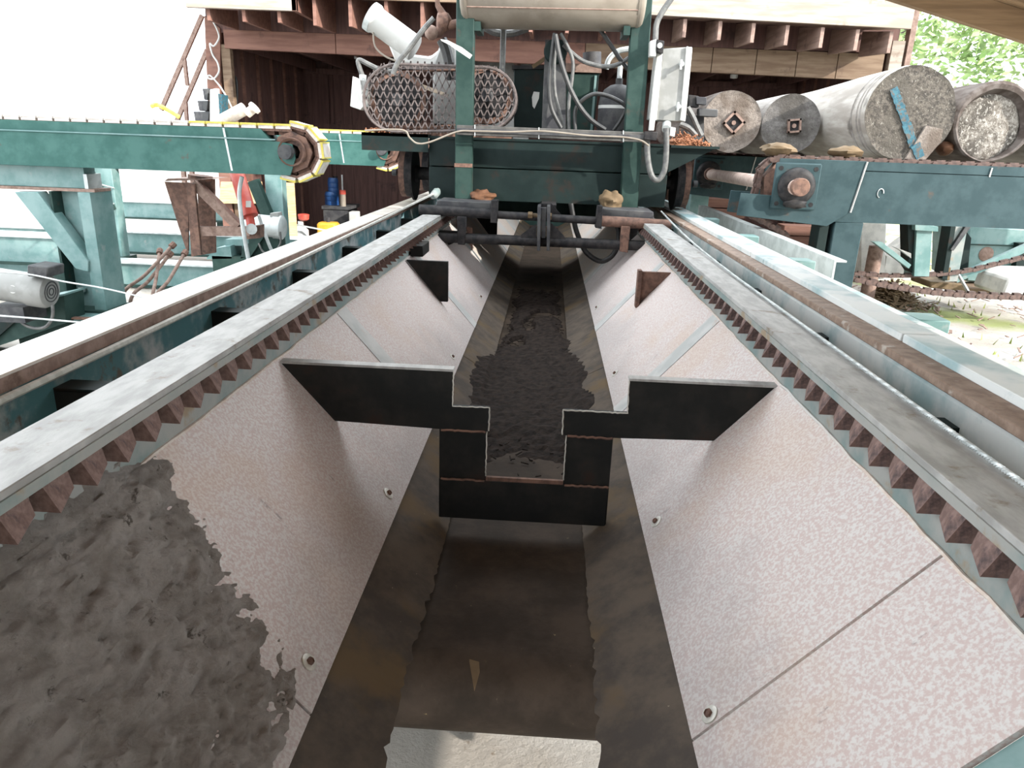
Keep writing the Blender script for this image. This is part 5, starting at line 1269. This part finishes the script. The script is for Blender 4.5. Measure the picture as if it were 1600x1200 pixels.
tag(MB().prism(P([(345, 284), (408, 284), (410, 318), (342, 318)], 10.9), (0, .04, 0)).build('plywood_panel', 'ply'), 'tan plywood sheet behind the red cylinder', 'panel')
tag(MB().bar(A(452, 349, 10.6), A(520, 362, 10.6), .02, .02).build('thin_pipe', 'galv'), 'thin pale pipe lying in front of the yellow fuel can', 'pipe')
tag(MB().box(A(545, 335, 12.3).x, A(558, 335, 12.3).x, 12.3, 12.5, -.01, A(550, 331, 12.3).z).build('white_pail', 'white', bevel=.01), 'white pail on the shed floor right of the bench', 'pail')
st = thing('stair_rail', 'rusty steel stair railing leaning outside the left end of the shed', 'railing', A(290, 190, 11.6))
for a, b in (((252, 172), (316, 24)), ((276, 190), (324, 78))): MB().bar(A(*a, 11.6), A(*b, 11.6), .05, .06).build('rail', 'rust_light', st)
for a, b in (((288, 92), (293, 134)), ((290, 158), (292, 190))): MB().bar(A(*a, 11.6), A(*b, 11.6), .05, .05, (1, 0, 0)).build('baluster', 'rust_light', st)
for q in ((278, 185), (292, 190)): MB().box(A(*q, 11.6).x - .03, A(*q, 11.6).x + .03, 11.57, 11.63, -.03, A(*q, 11.6).z).build('rail_foot', 'rust_light', st)
tag(ptube([(333, 34), (340, 48), (342, 60), (334, 72), (328, 68), (332, 85), (340, 98), (342, 112), (334, 123), (325, 122), (328, 118), (340, 130), (352, 148), (362, 168)], 10.93, .012, 6, 6).build('extension_cord', 'white'), 'white cord dangling down the left shed post', 'cord')
tag(MB().prism(P([(328, 140), (338, 138), (341, 190), (328, 190)], 10.5), (0, .10, 0)).build('white_board', 'white'), 'white board standing in front of the left shed post', 'board')
tag(MB().prism(P([(340, 146), (347, 148), (347, 190), (341, 190)], 10.55), (0, .2, 0)).build('blue_board', 'bluepaint'), 'blue panel edge beside the white board at the shed post', 'board')
for (x0, y0, x1, y1, lab) in ((302, 174, 327, 190, 'lower dark crate stacked left of the white board'), (308, 157, 325, 173, 'upper dark crate stacked left of the white board'), (316, 138, 326, 156, 'dark pot on top of the crates left of the white board')):
    tag(MB().prism(P([(x0, y0), (x1, y0), (x1 - 2, y1), (x0 + 3, y1)], 10.6), (0, .25, 0)).build('crate', 'grey_dark', bevel=.004), lab, 'crate')
tag(MB().cyl(A(345, 190, 6.0), A(382, 170, 6.0), .05, 14).build('pipe_offcut', 'pad'), 'larger tan pipe offcut lying on the nearest chain arm', 'pipe')
po = thing('pipe_offcut', 'small flanged pipe end lying on the nearest chain arm', 'pipe', A(392, 190, 6.0))
MB().cyl(A(386, 178, 6.0), A(398, 168, 6.0), .035, 12).build('pipe', 'pad', po)
MB().cyl(A(396, 170, 6.0), A(399, 167, 6.0), .05, 12).build('flange', 'pad', po)
tag(MB().tube(crv(P([(236, 166), (246, 164), (262, 172), (280, 183)], 5.95)), .018, 6).build('ratchet_strap', 'yellow'), 'faded yellow strap lying on the nearest chain arm', 'strap')
tag(ptube([(362, 190), (358, 150), (364, 122), (369, 125), (370, 155), (366, 185)], 11.3, .02).build('coiled_hose', 'hose'), 'black hose looped on the inside of the left shed post', 'hose')

# ------------------------------------------------------------------ trees beyond the yard, upper right
def tree(x, y, h, r, lab, seed):
    random.seed(seed)
    t_ = thing('tree', lab, 'tree', (x, y, -.05), 'trees beyond the yard')
    MB().tube(crv([V((x, y, -.05)), V((x + .1, y, h * .4)), V((x - .1, y, h * .8))], 5), [.22 - .010 * i for i in range(11)], 8).build('trunk', 'bark', t_)
    m = MB()
    for i in range(2600):
        cl = noise.noise(V((i // 26 * 1.7, seed, 0)))
        rnd = random.Random(i // 26 + seed * 100); th = rnd.uniform(0, 6.28); ph = math.acos(rnd.uniform(-.6, 1)); rr3 = rnd.uniform(.45, 1)
        c = V((x + r * rr3 * math.sin(ph) * math.cos(th), y + r * rr3 * math.sin(ph) * math.sin(th), h * .62 + h * .42 * rr3 * math.cos(ph)))
        c += V((random.gauss(0, .38), random.gauss(0, .38), random.gauss(0, .34)))
        a = V((random.gauss(0, 1), random.gauss(0, 1), random.gauss(0, .6))).normalized(); b = a.orthogonal().normalized()
        s = random.uniform(.10, .22)
        m.add([c - a * s, c + b * s * .5, c + a * s, c - b * s * .5], [(0, 1, 2, 3)])
    tag(m.build('foliage', 'leaf', t_, smooth=0), kind='stuff')
for i, (x, y, h, r, lab) in enumerate(((10.5, 26, 9.5, 2.6, 'leafy tree beyond the shed corner, left of the gap between trees'), (14.6, 24, 8.5, 2.6, 'leafy tree at the upper right just under the roof edge'), (17.5, 29, 12, 3.2, 'tall leafy tree at the upper right, behind the others'), (13.0, 31, 13, 3.0, 'tall tree partly hidden behind the shed corner'), (19.0, 23, 6.5, 2.5, 'low leafy tree at the right edge above the logs'))):
    tree(x, y, h, r, lab, i + 1)
